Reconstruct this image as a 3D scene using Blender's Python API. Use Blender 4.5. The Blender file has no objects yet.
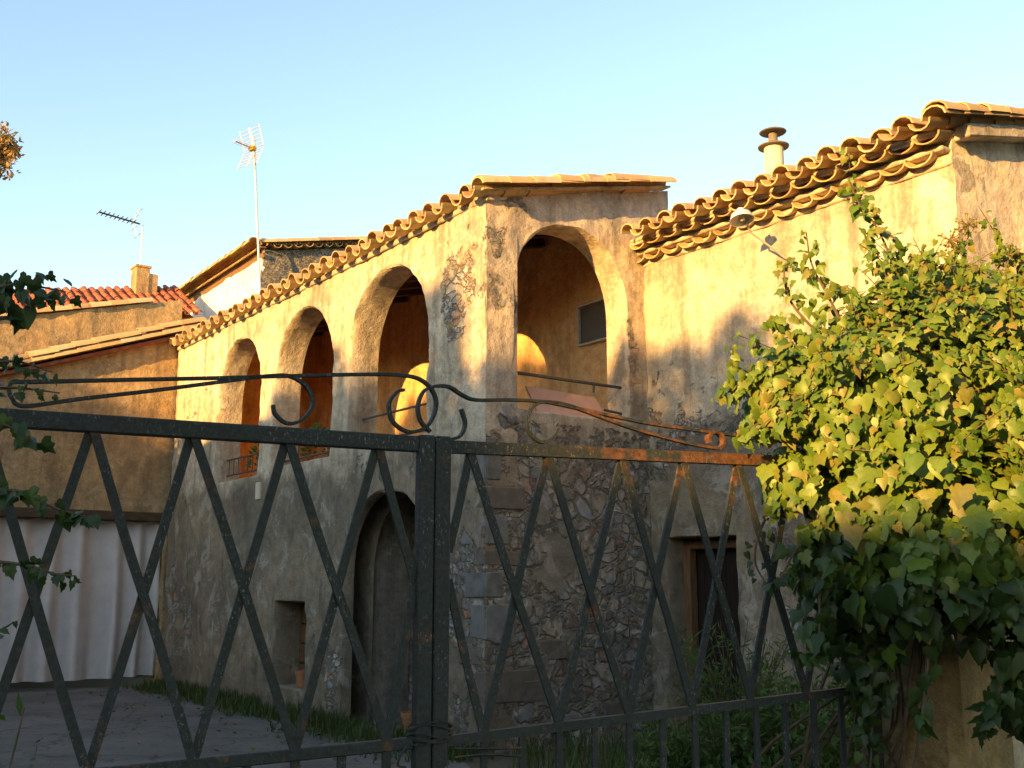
import bpy, math, random
import numpy as np
from mathutils import Vector, noise
from mathutils.geometry import delaunay_2d_cdt
R_ = math.radians
rng = random.Random(7)

# ---------------------------------------------------------------- camera, sky, sun, exposure
F = 1081.0; HZ = 585.0; TH = math.atan((HZ - 384) / F); EYE = 1.6
sc = bpy.context.scene
col = sc.collection
cam = bpy.data.objects.new('camera', bpy.data.cameras.new('camera')); col.objects.link(cam)
cam.location = (0, 0, EYE); cam.rotation_euler = (math.pi / 2 + TH, 0, 0)
cam.data.sensor_width = 36; cam.data.lens = F * 36 / 1024; cam.data.clip_start = .05; cam.data.clip_end = 3000
sc.camera = cam

aU = R_(36.6)
U = Vector((-math.sin(aU), math.cos(aU), 0)); V = Vector((math.cos(aU), math.sin(aU), 0)); Z = Vector((0, 0, 1))
SUN_A, SUN_EL = R_(17), R_(9)
SH = -V * math.cos(SUN_A) - U * math.sin(SUN_A)           # horizontal direction towards the sun
TT = Vector((-SH.y, SH.x, 0))
if TT.x < 0: TT = -TT
S = SH * math.cos(SUN_EL) + Z * math.sin(SUN_EL)

w = bpy.data.worlds.new('World'); sc.world = w; w.use_nodes = True
wn = w.node_tree; bg = wn.nodes['Background']
sky = wn.nodes.new('ShaderNodeTexSky'); sky.sky_type = 'NISHITA'; sky.sun_disc = False
sky.sun_elevation = SUN_EL; sky.sun_rotation = math.atan2(SH.x, SH.y)
sky.air_density = 1.0; sky.dust_density = .3; sky.ozone_density = .75
wn.links.new(sky.outputs[0], bg.inputs[0]); bg.inputs[1].default_value = .15

sl = bpy.data.lights.new('sun', 'SUN'); sl.energy = 4.8; sl.angle = R_(.6); sl.color = (1, .56, .155)
so = bpy.data.objects.new('sun', sl); col.objects.link(so); so.rotation_euler = S.to_track_quat('Z', 'Y').to_euler()
so.location = (-20, -20, 20)
vs = sc.view_settings
vs.view_transform = 'Standard'; vs.look = 'None'; vs.gamma = 1; vs.exposure = 1.6; vs.use_curve_mapping = False
sc.render.engine = 'CYCLES'
cy = sc.cycles
cy.max_bounces = 6; cy.diffuse_bounces = 4; cy.glossy_bounces = 2; cy.transmission_bounces = 3; cy.transparent_max_bounces = 4
cy.use_denoising = True; cy.caustics_reflective = False; cy.caustics_refractive = False

# ---------------------------------------------------------------- helpers
ORI = Vector((0, 0, EYE))
def ray(px, py):
    x = (px - 512) / F; y = (384 - py) / F
    return Vector((x, math.cos(TH) - y * math.sin(TH), math.sin(TH) + y * math.cos(TH)))
def at(px, py, p, n):
    d = ray(px, py); return ORI + d * ((p - ORI).dot(n) / d.dot(n))
def atd(px, py, depth):
    d = ray(px, py); return ORI + d * (depth / d.y)

C0 = Vector((-0.2652, 10.8, 0))                            # the house corner under the arcade
def uvz(u, v, z): return C0 + U * u + V * v + Z * z
def fbm(p, o=4):
    s = 0; a = 1
    for i in range(o):
        s += a * noise.noise(p); p = p * 2.03 + Vector((7.1, 3.3, 1.7)); a *= .5
    return s

def tag(o, label=None, cat=None, group=None, kind=None):
    if label: o['label'] = label
    if cat: o['category'] = cat
    if group: o['group'] = group
    if kind: o['kind'] = kind
    return o
def empty(name, loc, label=None, cat=None, group=None):
    o = bpy.data.objects.new(name, None); o.empty_display_size = .2; col.objects.link(o); o.location = loc
    return tag(o, label, cat, group)
def wloc(o):
    v = Vector(o.location)
    while o.parent: o = o.parent; v += Vector(o.location)
    return v

class MB:
    def __init__(s): s.v = []; s.f = []; s.at = {}
    def add(s, vs, fs):
        b = len(s.v); s.v += [Vector(p) for p in vs]; s.f += [tuple(i + b for i in f) for f in fs]
        return b
    def box(s, c, ex, ey, ez, hx, hy, hz):
        p = []
        for dz in (-1, 1):
            for dx, dy in ((-1, -1), (1, -1), (1, 1), (-1, 1)):
                p.append(c + ex * (dx * hx) + ey * (dy * hy) + ez * (dz * hz))
        s.add(p, [(3, 2, 1, 0), (4, 5, 6, 7), (0, 1, 5, 4), (1, 2, 6, 5), (2, 3, 7, 6), (3, 0, 4, 7)])
    def bevbox(s, c, ex, ey, ez, hx, hy, hz, b=.01, jit=0, rnd=None):
        # box with chamfered edges: 24 corner points
        P = {}; vs_ = []; fs = []
        h = (hx, hy, hz); E = (ex, ey, ez)
        j = {}
        for sx in (-1, 1):
            for sy in (-1, 1):
                for sz in (-1, 1):
                    off = Vector((0, 0, 0))
                    if jit: off = Vector((rnd.uniform(-jit, jit), rnd.uniform(-jit, jit), rnd.uniform(-jit, jit)))
                    for a in range(3):
                        q = c + off
                        for k, sg in enumerate((sx, sy, sz)):
                            q = q + E[k] * (sg * (h[k] if k == a else h[k] - b))
                        P[(sx, sy, sz, a)] = len(vs_); vs_.append(q)
        sg = (-1, 1)
        for a in range(3):
            o = [k for k in range(3) if k != a]
            for s1 in sg:
                f = []
                for (p1, p2) in ((-1, -1), (1, -1), (1, 1), (-1, 1)):
                    t = [0, 0, 0]; t[a] = s1; t[o[0]] = p1; t[o[1]] = p2
                    f.append(P[(*t, a)])
                fs.append(tuple(f))
        for a in range(3):               # edge chamfers along axis a
            o = [k for k in range(3) if k != a]
            for p1 in sg:
                for p2 in sg:
                    t0 = [0, 0, 0]; t1 = [0, 0, 0]
                    t0[a] = -1; t1[a] = 1
                    for t in (t0, t1): t[o[0]] = p1; t[o[1]] = p2
                    fs.append((P[(*t0, o[0])], P[(*t1, o[0])], P[(*t1, o[1])], P[(*t0, o[1])]))
        for sx in sg:
            for sy in sg:
                for sz in sg: fs.append(tuple(P[(sx, sy, sz, a)] for a in range(3)))
        s.add(vs_, fs)
    def tube(s, pts, r, n=8, r2=None, cap=True):
        pts = [Vector(p) for p in pts]; m = len(pts)
        t = [(pts[min(i + 1, m - 1)] - pts[max(i - 1, 0)]).normalized() for i in range(m)]
        a = t[0].orthogonal().normalized(); rings = []; vs_ = []
        for i in range(m):
            a = (a - t[i] * a.dot(t[i]))
            a = a.normalized() if a.length > 1e-6 else t[i].orthogonal().normalized()
            b = t[i].cross(a)
            rr = r if r2 is None else r + (r2 - r) * i / max(1, m - 1)
            vs_ += [pts[i] + (a * math.cos(2 * math.pi * k / n) + b * math.sin(2 * math.pi * k / n)) * rr for k in range(n)]
        fs = [(i * n + k, i * n + (k + 1) % n, (i + 1) * n + (k + 1) % n, (i + 1) * n + k) for i in range(m - 1) for k in range(n)]
        if cap: fs += [tuple(range(n))[::-1], tuple((m - 1) * n + k for k in range(n))]
        s.add(vs_, fs)
    def flat(s, pts, nrm, wd, th):        # flat iron strip swept along pts: wd along nrm, th in the plane
        pts = [Vector(p) for p in pts]; m = len(pts); vs_ = []
        for i in range(m):
            t = (pts[min(i + 1, m - 1)] - pts[max(i - 1, 0)]).normalized(); b = t.cross(nrm).normalized()
            for sx, sy in ((-1, -1), (1, -1), (1, 1), (-1, 1)): vs_.append(pts[i] + nrm * (sx * wd / 2) + b * (sy * th / 2))
        fs = [(i * 4 + k, i * 4 + (k + 1) % 4, (i + 1) * 4 + (k + 1) % 4, (i + 1) * 4 + k) for i in range(m - 1) for k in range(4)]
        fs += [(3, 2, 1, 0), tuple((m - 1) * 4 + k for k in range(4))]
        s.add(vs_, fs)
    def lathe(s, c, prof, n=20, ax=Z):
        a = ax.orthogonal().normalized(); b = ax.cross(a); vs_ = []; m = len(prof)
        for r, z in prof: vs_ += [c + ax * z + (a * math.cos(2 * math.pi * k / n) + b * math.sin(2 * math.pi * k / n)) * max(r, 1e-4) for k in range(n)]
        s.add(vs_, [(i * n + k, i * n + (k + 1) % n, (i + 1) * n + (k + 1) % n, (i + 1) * n + k) for i in range(m - 1) for k in range(n)])
    def tile(s, p, d, e, n, L, r0, r1, up=True, th=.016, seg=6, flat=.85):
        vs_ = []; sg = 1 if up else -1
        for t, r in ((0, r0), (L, r1)):
            for rr in (r, r - th):
                for k in range(seg + 1):
                    a = math.pi * k / seg
                    vs_.append(p + d * t + e * (rr * math.cos(a)) + n * (sg * rr * flat * math.sin(a)))
        m = seg + 1; fs = []
        for k in range(seg):
            fs += [(k, k + 1, 2 * m + k + 1, 2 * m + k), (m + k + 1, m + k, 3 * m + k, 3 * m + k + 1),
                   (k + 1, k, m + k, m + k + 1), (2 * m + k, 2 * m + k + 1, 3 * m + k + 1, 3 * m + k)]
        fs += [(0, 2 * m, 3 * m, m), (seg, m + seg, 3 * m + seg, 2 * m + seg)]
        s.add(vs_, fs)
    def build(s, name, mat, parent=None, smooth=False, ang=None):
        off = wloc(parent) if parent else Vector((0, 0, 0))
        loc = off
        me = bpy.data.meshes.new(name)
        if not parent:
            loc = Vector((0, 0, 0))
        me.from_pydata([tuple(p - loc) for p in s.v], [], s.f)
        for k, vals in s.at.items():
            a = me.attributes.new(k, 'FLOAT', 'POINT')
            arr = np.zeros(len(s.v), dtype=np.float32); arr[:len(vals)] = vals; a.data.foreach_set('value', arr)
        me.materials.append(mat)
        if smooth: me.polygons.foreach_set('use_smooth', [True] * len(me.polygons))
        if ang:
            me.polygons.foreach_set('use_smooth', [True] * len(me.polygons)); me.set_sharp_from_angle(angle=R_(ang))
        me.update()
        o = bpy.data.objects.new(name, me); col.objects.link(o)
        if parent: o.parent = parent
        return o

def pip(P, poly):
    x, y = P[:, 0], P[:, 1]; ins = np.zeros(len(P), bool); n = len(poly)
    for i in range(n):
        x1, y1 = poly[i]; x2, y2 = poly[(i + 1) % n]
        if y1 == y2: continue
        c = ((y1 > y) != (y2 > y)) & (x < (x2 - x1) * (y - y1) / (y2 - y1) + x1)
        ins ^= c
    return ins
def dens(poly, st):
    out = []
    for i in range(len(poly)):
        a = np.array(poly[i], float); b = np.array(poly[(i + 1) % len(poly)], float)
        k = max(1, int(math.ceil(np.linalg.norm(b - a) / st)))
        out += [tuple(a + (b - a) * j / k) for j in range(k)]
    return out
def arch(x0, x1, z0, zs, zt, n=20, pw=1.0):
    c = (x0 + x1) / 2; r = (x1 - x0) / 2
    top = [(c + r * math.copysign(abs(math.cos(a)) ** pw, math.cos(a)), zs + (zt - zs) * abs(math.sin(a)) ** pw) for a in [math.pi * k / n for k in range(n + 1)]]
    return [(x0, z0), (x1, z0)] + top                     # counter-clockwise
def wall_panel(org, e, n, outline, holes, thick, grid=.08, disp=.018, stone=None, stain=None, hthick=None, soft=.03, back=True, seed=0, jst=None, shade_coat=None):
    mb = MB(); r = random.Random(seed)
    OL = dens(outline, grid)
    HS = []
    for h in holes:
        c = np.mean(h, axis=0)
        hd = dens(h, grid * .8)
        HS.append(hd)
    HX = []
    for hd in HS:                                          # the front edge of an opening is worn round
        c = np.mean(hd, axis=0); ex = []
        for q in hd:
            dv = np.array(q) - c; L = np.linalg.norm(dv)
            wv = soft * (.7 + .6 * noise.noise(Vector((q[0] * 5, q[1] * 5, seed))))
            ex.append(tuple(c + dv * (1 + wv / L)))
        HX.append(ex)
    a = np.array(OL); lo = a.min(0); hi = a.max(0)
    gx = np.arange(lo[0] + grid / 2, hi[0], grid); gz = np.arange(lo[1] + grid / 2, hi[1], grid)
    G = np.array([(x + r.uniform(-.25, .25) * grid, z + r.uniform(-.25, .25) * grid) for x in gx for z in gz])
    keep = pip(G, outline)
    bd = np.array(OL + [q for h in HX for q in h])
    for h in HX: keep &= ~pip(G, h)
    G = G[keep]
    dm = np.min(((G[:, None, :] - bd[None, :, :]) ** 2).sum(2), axis=1); G = G[dm > (grid * .45) ** 2]
    pts = [Vector(p) for p in OL]; ed = [(i, (i + 1) % len(OL)) for i in range(len(OL))]
    for h in HX:
        b = len(pts); pts += [Vector(p) for p in h]; ed += [(b + i, b + (i + 1) % len(h)) for i in range(len(h))]
    pts += [Vector(p) for p in G]
    ov, oe, of, *_ = delaunay_2d_cdt(pts, ed, [], 0, 1e-5)
    cen = np.array([np.mean([ov[i] for i in f], axis=0) for f in of])
    ok = pip(cen, outline)
    for h in HX: ok &= ~pip(cen, h)
    fr = [f for f, k in zip(of, ok) if k]
    def P(q, d): return org + e * q[0] + Z * q[1] - n * d
    def dd(q): return disp * (fbm(Vector((q[0] * 1.7, q[1] * 1.7, seed)), 3) + .6 * fbm(Vector((q[0] * 5, q[1] * 5, seed + 9)), 3))
    sv = []; st = []; ct = []
    def attr(q, on=1):
        sv.append((stone(q[0], q[1]) if stone else 0) * on); st.append(stain(q[0], q[1]) if stain else 0); ct.append(shade_coat(q[0], q[1]) if shade_coat else 0)
    flip = e.cross(Z).dot(n) < 0
    def F_(fs): return [f[::-1] for f in fs] if flip else fs
    for q in ov: attr(q)
    mb.add([P(q, dd(q)) for q in ov], F_([tuple(f) for f in fr]))
    for hi_, (hd, hx) in enumerate(zip(HS, HX)):
        ht = (hthick[hi_] if hthick else thick); m = len(hd)
        rows = [(hx, 0)]; steps = max(2, int(ht / .1)); vs_ = []
        for q in hx: vs_.append(P(q, dd(q))); attr(q)
        for k in range(steps + 1):
            d = soft + (ht - soft) * k / steps
            c = np.mean(hd, axis=0)
            for q in hd:
                wv = .012 * noise.noise(Vector((q[0] * 4, q[1] * 4, d * 4 + seed * 3))) * (1 if k < steps else 0)
                dv = np.array(q) - c; q2 = c + dv * (1 + wv)
                vs_.append(P(q2, d)); sv.append(jst[hi_] if jst else 0.); st.append(0.); ct.append(shade_coat(q[0], q[1]) if shade_coat else 0)
        fs = [(i * m + j, i * m + (j + 1) % m, (i + 1) * m + (j + 1) % m, (i + 1) * m + j) for i in range(steps + 1) for j in range(m)]
        mb.add(vs_, F_(fs))
    m = len(OL); vs_ = []
    for q in OL: vs_.append(P(q, dd(q))); attr(q)
    for q in OL: vs_.append(P(q, thick)); attr(q)
    mb.add(vs_, F_([(j, m + j, m + (j + 1) % m, (j + 1) % m) for j in range(m)]))
    if back:
        pts = [Vector(p) for p in outline]; ed = [(i, (i + 1) % len(outline)) for i in range(len(outline))]
        thru = [h for i, h in enumerate(holes) if not hthick or hthick[i] > .1]
        for h in thru:
            b = len(pts); pts += [Vector(p) for p in h]; ed += [(b + i, b + (i + 1) % len(h)) for i in range(len(h))]
        ov, oe, of, *_ = delaunay_2d_cdt(pts, ed, [], 0, 1e-5)
        cen = np.array([np.mean([ov[i] for i in f], axis=0) for f in of]); ok = pip(cen, outline)
        for h in thru: ok &= ~pip(cen, h)
        for q in ov: attr(q, 0)
        mb.add([P(q, thick) for q in ov], F_([tuple(f)[::-1] for f, k in zip(of, ok) if k]))
    mb.at = {'stone': sv, 'stain': st, 'shade_coat': ct}
    return mb

# ---------------------------------------------------------------- materials
def new_mat(name):
    m = bpy.data.materials.new(name); m.use_nodes = True; nt = m.node_tree
    b = nt.nodes['Principled BSDF']; b.inputs['Specular IOR Level'].default_value = .25
    return m, nt, b
def nd(nt, t, ins=None, **kw):
    n = nt.nodes.new('ShaderNode' + t)
    for k, v in kw.items(): setattr(n, k, v)
    for k, v in (ins or {}).items():
        s = n.inputs[k]
        if hasattr(v, 'is_output'): nt.links.new(v, s)
        else: s.default_value = v
    return n
def mth(nt, op, a, b=0.0, c=None, clamp=False):
    n = nt.nodes.new('ShaderNodeMath'); n.operation = op; n.use_clamp = clamp
    for i, x in enumerate((a, b) if c is None else (a, b, c)):
        if hasattr(x, 'is_output'): nt.links.new(x, n.inputs[i])
        else: n.inputs[i].default_value = x
    return n.outputs[0]
def mixc(nt, f, a, b, mode='MIX'):
    n = nt.nodes.new('ShaderNodeMix'); n.data_type = 'RGBA'; n.blend_type = mode
    for s, x in ((n.inputs[0], f), (n.inputs[6], a), (n.inputs[7], b)):
        if hasattr(x, 'is_output'): nt.links.new(x, s)
        else: s.default_value = x if not isinstance(x, tuple) else (*x, 1)
    return n.outputs[2]
def ramp(nt, f, stops, interp='LINEAR'):
    n = nt.nodes.new('ShaderNodeValToRGB'); nt.links.new(f, n.inputs[0]); cr = n.color_ramp; cr.interpolation = interp
    while len(cr.elements) > 1: cr.elements.remove(cr.elements[-1])
    cr.elements[0].position = stops[0][0]; c = stops[0][1]; cr.elements[0].color = (*c, 1) if isinstance(c, tuple) else (c, c, c, 1)
    for p, c in stops[1:]:
        e = cr.elements.new(p); e.color = (*c, 1) if isinstance(c, tuple) else (c, c, c, 1)
    return n.outputs[0]
def pos(nt, sx=1, sy=1, sz=1):
    g = nt.nodes.new('ShaderNodeNewGeometry')
    return nd(nt, 'VectorMath', {0: g.outputs['Position'], 1: (sx, sy, sz)}, operation='MULTIPLY').outputs[0]
def nz(nt, vec, scale, detail=5, rough=.55, dist=0):
    return nd(nt, 'TexNoise', {'Vector': vec, 'Scale': scale, 'Detail': detail, 'Roughness': rough, 'Distortion': dist}).outputs['Fac']
def bump(nt, b, h, strength=.6, dist=.02):
    n = nd(nt, 'Bump', {'Height': h, 'Strength': strength, 'Distance': dist}); nt.links.new(n.outputs[0], b.inputs['Normal'])

def wall_mat(name, c1, c2, c3, stones, mortar=(.33, .27, .2), vs=4.6, white=(.62, .57, .5), rough=1.0, old=((.27, .21, .14), (.185, .15, .11))):  # old: lower-wall tones, brown render with shade painted in
    m, nt, b = new_mat(name); p = pos(nt)
    n1 = nz(nt, p, .9, 7, .62); n2 = nz(nt, p, 5.5, 6, .65); st = nz(nt, pos(nt, 4, 4, .35), 1.3, 5, .6)
    n4 = nz(nt, p, 45, 4, .7)
    pc = mixc(nt, ramp(nt, n1, [(.4, 0.), (.6, 1.)]), c1, c2)
    pc = mixc(nt, mth(nt, 'MULTIPLY', ramp(nt, st, [(.46, 0.), (.64, 1.)]), .9), pc, c3)
    pc = mixc(nt, mth(nt, 'MULTIPLY', ramp(nt, nz(nt, p, 2.1, 9, .72), [(.53, 0.), (.6, 1.)]), .5), pc, white)
    pc = mixc(nt, mth(nt, 'MULTIPLY', ramp(nt, nz(nt, pos(nt, 1, 1, .7), 1.4, 9, .7), [(.54, 0.), (.68, 1.)]), .8), pc, tuple(x * .62 for x in c3))
    pc = mixc(nt, mth(nt, 'MULTIPLY', ramp(nt, n2, [(.28, 1.), (.42, 0.)]), .5), pc, c3)
    pc = mixc(nt, .35, pc, ramp(nt, n4, [(.3, (.3, .3, .3)), (.7, (.72, .72, .72))]), 'OVERLAY')
    pc = mixc(nt, .55, pc, ramp(nt, nz(nt, p, 9, 9, .75), [(.3, (.18, .18, .18)), (.7, (.8, .8, .8))]), 'OVERLAY')
    oc = nd(nt, 'Attribute', attribute_name='shade_coat').outputs['Fac']       # browner ground-floor render, darkened further to carry lower-wall shade
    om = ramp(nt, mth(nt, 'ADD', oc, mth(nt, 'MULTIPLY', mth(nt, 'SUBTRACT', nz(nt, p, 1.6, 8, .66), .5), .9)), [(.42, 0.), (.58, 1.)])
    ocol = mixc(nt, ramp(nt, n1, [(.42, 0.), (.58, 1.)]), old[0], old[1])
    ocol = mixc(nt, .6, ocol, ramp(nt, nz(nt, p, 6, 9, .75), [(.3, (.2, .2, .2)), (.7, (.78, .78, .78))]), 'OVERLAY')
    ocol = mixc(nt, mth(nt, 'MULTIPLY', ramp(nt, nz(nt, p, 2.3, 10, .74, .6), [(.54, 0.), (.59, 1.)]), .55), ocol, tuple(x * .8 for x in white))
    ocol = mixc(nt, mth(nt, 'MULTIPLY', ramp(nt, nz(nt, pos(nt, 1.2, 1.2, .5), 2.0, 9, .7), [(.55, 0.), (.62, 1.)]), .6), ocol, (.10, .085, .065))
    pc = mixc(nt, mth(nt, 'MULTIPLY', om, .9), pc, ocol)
    sa = nd(nt, 'Attribute', attribute_name='stain').outputs['Fac']
    stn = mth(nt, 'MULTIPLY', sa, ramp(nt, nz(nt, pos(nt, 3, 3, .8), 2.2, 6, .65), [(.3, .25), (.62, 1.)]))
    pc = mixc(nt, stn, pc, (.07, .06, .05))
    # exposed rubble
    wv = nd(nt, 'TexNoise', {'Vector': p, 'Scale': 3.2, 'Detail': 4}).outputs['Color']
    q = nd(nt, 'VectorMath', {0: wv, 1: (.5, .5, .5)}, operation='SUBTRACT').outputs[0]
    q = nd(nt, 'VectorMath', {0: q, 1: (.24, .24, .2)}, operation='MULTIPLY').outputs[0]
    q = nd(nt, 'VectorMath', {0: q, 1: p}, operation='ADD').outputs[0]
    q = nd(nt, 'VectorMath', {0: q, 1: (1, 1, 1.55)}, operation='MULTIPLY').outputs[0]
    def vor(k):
        v1 = nd(nt, 'TexVoronoi', {'Vector': q, 'Scale': k}, feature='F1').outputs
        return nd(nt, 'SeparateColor', {0: v1['Color']}).outputs, nd(nt, 'TexVoronoi', {'Vector': q, 'Scale': k}, feature='DISTANCE_TO_EDGE').outputs['Distance']
    (sA_, eA), (sB_, eB) = vor(vs), vor(vs * 1.8)
    pick = ramp(nt, nz(nt, p, 1.9, 3), [(.47, 0.), (.5, 1.)])
    def mf(f, x, y): return nd(nt, 'Mix', {0: f, 2: x, 3: y}).outputs[0]
    s0 = mf(pick, sA_[0], sB_[0]); s1 = mf(pick, sA_[1], sB_[1]); ve = mf(pick, eA, mth(nt, 'MULTIPLY', eB, 1.0))
    sep = (s0, s1)
    scol = ramp(nt, s0, [(i / len(stones), c_) for i, c_ in enumerate(stones)], 'CONSTANT')
    scol = mixc(nt, .75, scol, ramp(nt, nz(nt, p, 11, 8, .75), [(.3, (.22, .22, .22)), (.7, (.75, .75, .75))]), 'OVERLAY')
    edn = mth(nt, 'ADD', ve, mth(nt, 'MULTIPLY', mth(nt, 'SUBTRACT', nz(nt, p, 18, 6, .7), .5), .22))
    ed = ramp(nt, edn, [(.02, 0.), (.10, 1.)])
    mcol = mixc(nt, .7, mortar, ramp(nt, n4, [(.3, (.2, .2, .2)), (.7, (.75, .75, .75))]), 'OVERLAY')
    mcol = mixc(nt, ramp(nt, n2, [(.42, 1.), (.52, 0.)]), mcol, tuple(x * .65 for x in mortar))
    smear = ramp(nt, nz(nt, p, 3.1, 8, .7), [(.5, 0.), (.58, 1.)])
    scol = mixc(nt, ed, mcol, scol); scol = mixc(nt, mth(nt, 'MULTIPLY', smear, .8), scol, mcol)
    ed = mth(nt, 'MULTIPLY', ed, mth(nt, 'SUBTRACT', 1.0, mth(nt, 'MULTIPLY', smear, .6)))
    a = nd(nt, 'Attribute', attribute_name='stone').outputs['Fac']
    mk = mth(nt, 'ADD', a, mth(nt, 'MULTIPLY', mth(nt, 'SUBTRACT', nz(nt, p, 2.6, 8, .68), .5), 1.5))
    mk = ramp(nt, mk, [(.46, 0.), (.56, 1.)])
    colr = mixc(nt, mk, pc, scol)
    nt.links.new(colr, b.inputs['Base Color']); b.inputs['Roughness'].default_value = rough; b.inputs['Specular IOR Level'].default_value = .1
    hs = mth(nt, 'ADD', mth(nt, 'MULTIPLY', ed, 1.1), mth(nt, 'ADD', mth(nt, 'MULTIPLY', n2, .9), mth(nt, 'MULTIPLY', sep[1], .7)))
    hp = mth(nt, 'ADD', mth(nt, 'MULTIPLY', n2, .9), mth(nt, 'ADD', mth(nt, 'MULTIPLY', n4, .22), 1.5))
    hm = nd(nt, 'Mix', {0: mk, 2: hp, 3: hs}).outputs[0]
    bump(nt, b, hm, 1.0, .035)
    return m
GREYS = [(.185, .18, .175), (.235, .205, .175), (.15, .148, .145), (.26, .22, .17), (.2, .185, .165), (.17, .165, .16), (.25, .14, .085), (.2, .2, .2), (.30, .27, .225), (.22, .195, .16)]
PALE = [tuple(min(.45, x * 1.7) for x in g) for g in GREYS]
m_arc = wall_mat('lime_plaster_pale', (.55, .465, .345), (.46, .37, .26), (.29, .235, .17), PALE, (.36, .30, .22), 6, (.56, .51, .42))
m_gab = wall_mat('lime_plaster_worn', (.56, .445, .32), (.47, .395, .315), (.29, .24, .18), [tuple(min(.42, x * 1.4) for x in g) if g[0] != .25 or g[1] > .2 else (.27, .19, .14) for g in GREYS], (.31, .27, .21), 3.3, (.5, .45, .38), old=((.235, .205, .165), (.175, .158, .13)))
m_wing = wall_mat('rubble_render', (.56, .475, .355), (.47, .385, .28), (.29, .235, .17), PALE, (.34, .29, .22), 7, (.58, .53, .45))
m_end = wall_mat('sun_lightened_end_wall', (.72, .60, .44), (.62, .51, .38), (.42, .34, .25), PALE, white=(.76, .68, .55))  # end wall colour lifted to paint in stronger sunlight
m_orange = wall_mat('orange_plaster', (.80, .47, .20), (.72, .42, .18), (.56, .33, .15), GREYS, white=(.78, .52, .28))
m_annex = wall_mat('ochre_plaster', (.42, .28, .135), (.36, .245, .125), (.26, .18, .10), GREYS, white=(.48, .36, .21))
m_white = wall_mat('white_plaster', (.80, .77, .72), (.77, .73, .67), (.66, .62, .55), GREYS, white=(.82, .8, .76))
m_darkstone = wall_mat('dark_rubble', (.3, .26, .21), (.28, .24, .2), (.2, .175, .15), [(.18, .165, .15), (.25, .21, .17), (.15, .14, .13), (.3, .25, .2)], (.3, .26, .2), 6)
m_pillar = wall_mat('ochre_render', (.36, .245, .11), (.31, .22, .105), (.24, .17, .09), GREYS, white=(.4, .28, .15))
m_neigh = wall_mat('neighbour_plaster', (.5, .42, .32), (.45, .38, .3), (.35, .3, .24), GREYS)

def simple(name, c, rough=.8, var=.25, scale=12, metal=0, c2=None, bm=.3, spec=.25, sx=(1, 1, 1)):
    m, nt, b = new_mat(name); p = pos(nt, *sx); n = nz(nt, p, scale, 6, .62)
    d = c2 or tuple(x * (1 - var) for x in c)
    nt.links.new(mixc(nt, ramp(nt, n, [(.35, 0.), (.65, 1.)]), c, d), b.inputs['Base Color'])
    b.inputs['Roughness'].default_value = rough; b.inputs['Metallic'].default_value = metal; b.inputs['Specular IOR Level'].default_value = spec
    bump(nt, b, n, bm, .01)
    return m
def tile_mat(name, stops, lichen=(.33, .26, .10)):
    m, nt, b = new_mat(name); g = nt.nodes.new('ShaderNodeNewGeometry'); p = pos(nt)
    c = ramp(nt, g.outputs['Random Per Island'], [(i / len(stops), s) for i, s in enumerate(stops)])
    n1 = nz(nt, p, 9, 6, .65); n2 = nz(nt, p, 50, 4, .7)
    c = mixc(nt, mth(nt, 'MULTIPLY', ramp(nt, n1, [(.5, 0.), (.66, 1.)]), .7), c, lichen)
    c = mixc(nt, mth(nt, 'MULTIPLY', ramp(nt, n1, [(.28, 1.), (.4, 0.)]), .6), c, (.14, .1, .07))
    c = mixc(nt, .35, c, ramp(nt, n2, [(.3, (.3, .3, .3)), (.7, (.7, .7, .7))]), 'OVERLAY')
    nt.links.new(c, b.inputs['Base Color']); b.inputs['Roughness'].default_value = .95
    bump(nt, b, mth(nt, 'ADD', n1, mth(nt, 'MULTIPLY', n2, .4)), .5, .012)
    return m
m_tile = tile_mat('clay_tile', [(.52, .33, .16), (.41, .24, .12), (.58, .40, .21), (.33, .20, .11), (.54, .39, .23), (.45, .27, .12), (.50, .38, .19)])
m_redtile = tile_mat('red_clay_tile', [(.27, .075, .042), (.23, .065, .036), (.30, .09, .052)], (.4, .2, .1))
m_wood = simple('dark_wood', (.10, .065, .04), .85, .5, 6, sx=(1, 1, 8))
m_plank = simple('old_planks', (.24, .16, .095), .85, .4, 6, sx=(1, 8, 8))
m_brownwood = simple('brown_wood', (.22, .12, .06), .8, .5, 8, sx=(6, 6, .6))
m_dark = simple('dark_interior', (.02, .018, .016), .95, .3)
m_glass = simple('dusty_pane', (.10, .09, .075), .35, .3, 3, spec=.5)
m_frame = simple('pale_frame', (.5, .46, .4), .7, .2)
m_terra = simple('terracotta', (.42, .19, .09), .9, .3, 18)
m_curtain = simple('lilac_canvas', (.64, .56, .52), .9, .15, 4, bm=.1)
m_zinc = simple('galvanised', (.48, .46, .42), .55, .25, 10, metal=.35)
m_cap = simple('weathered_zinc', (.2, .165, .125), .7, .35, 14)
m_alu = simple('aluminium', (.62, .60, .56), .45, .15, 10, metal=.5)
m_yellow = simple('yellow_plastic', (.62, .38, .05), .6, .15)
m_enamel = simple('white_enamel', (.72, .70, .66), .35, .12, 12, spec=.5)
m_pink = simple('faded_pink', (.54, .34, .28), .8, .15, 6)
m_plaque = simple('pale_plaque', (.6, .52, .38), .8, .1)
m_stoneblock = simple('dressed_stone', (.20, .19, .175), .95, .35, 7, c2=(.12, .112, .10), bm=1)
m_brick = simple('old_brick', (.33, .2, .13), .95, .3, 20, c2=(.36, .29, .21), bm=.6)
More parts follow.
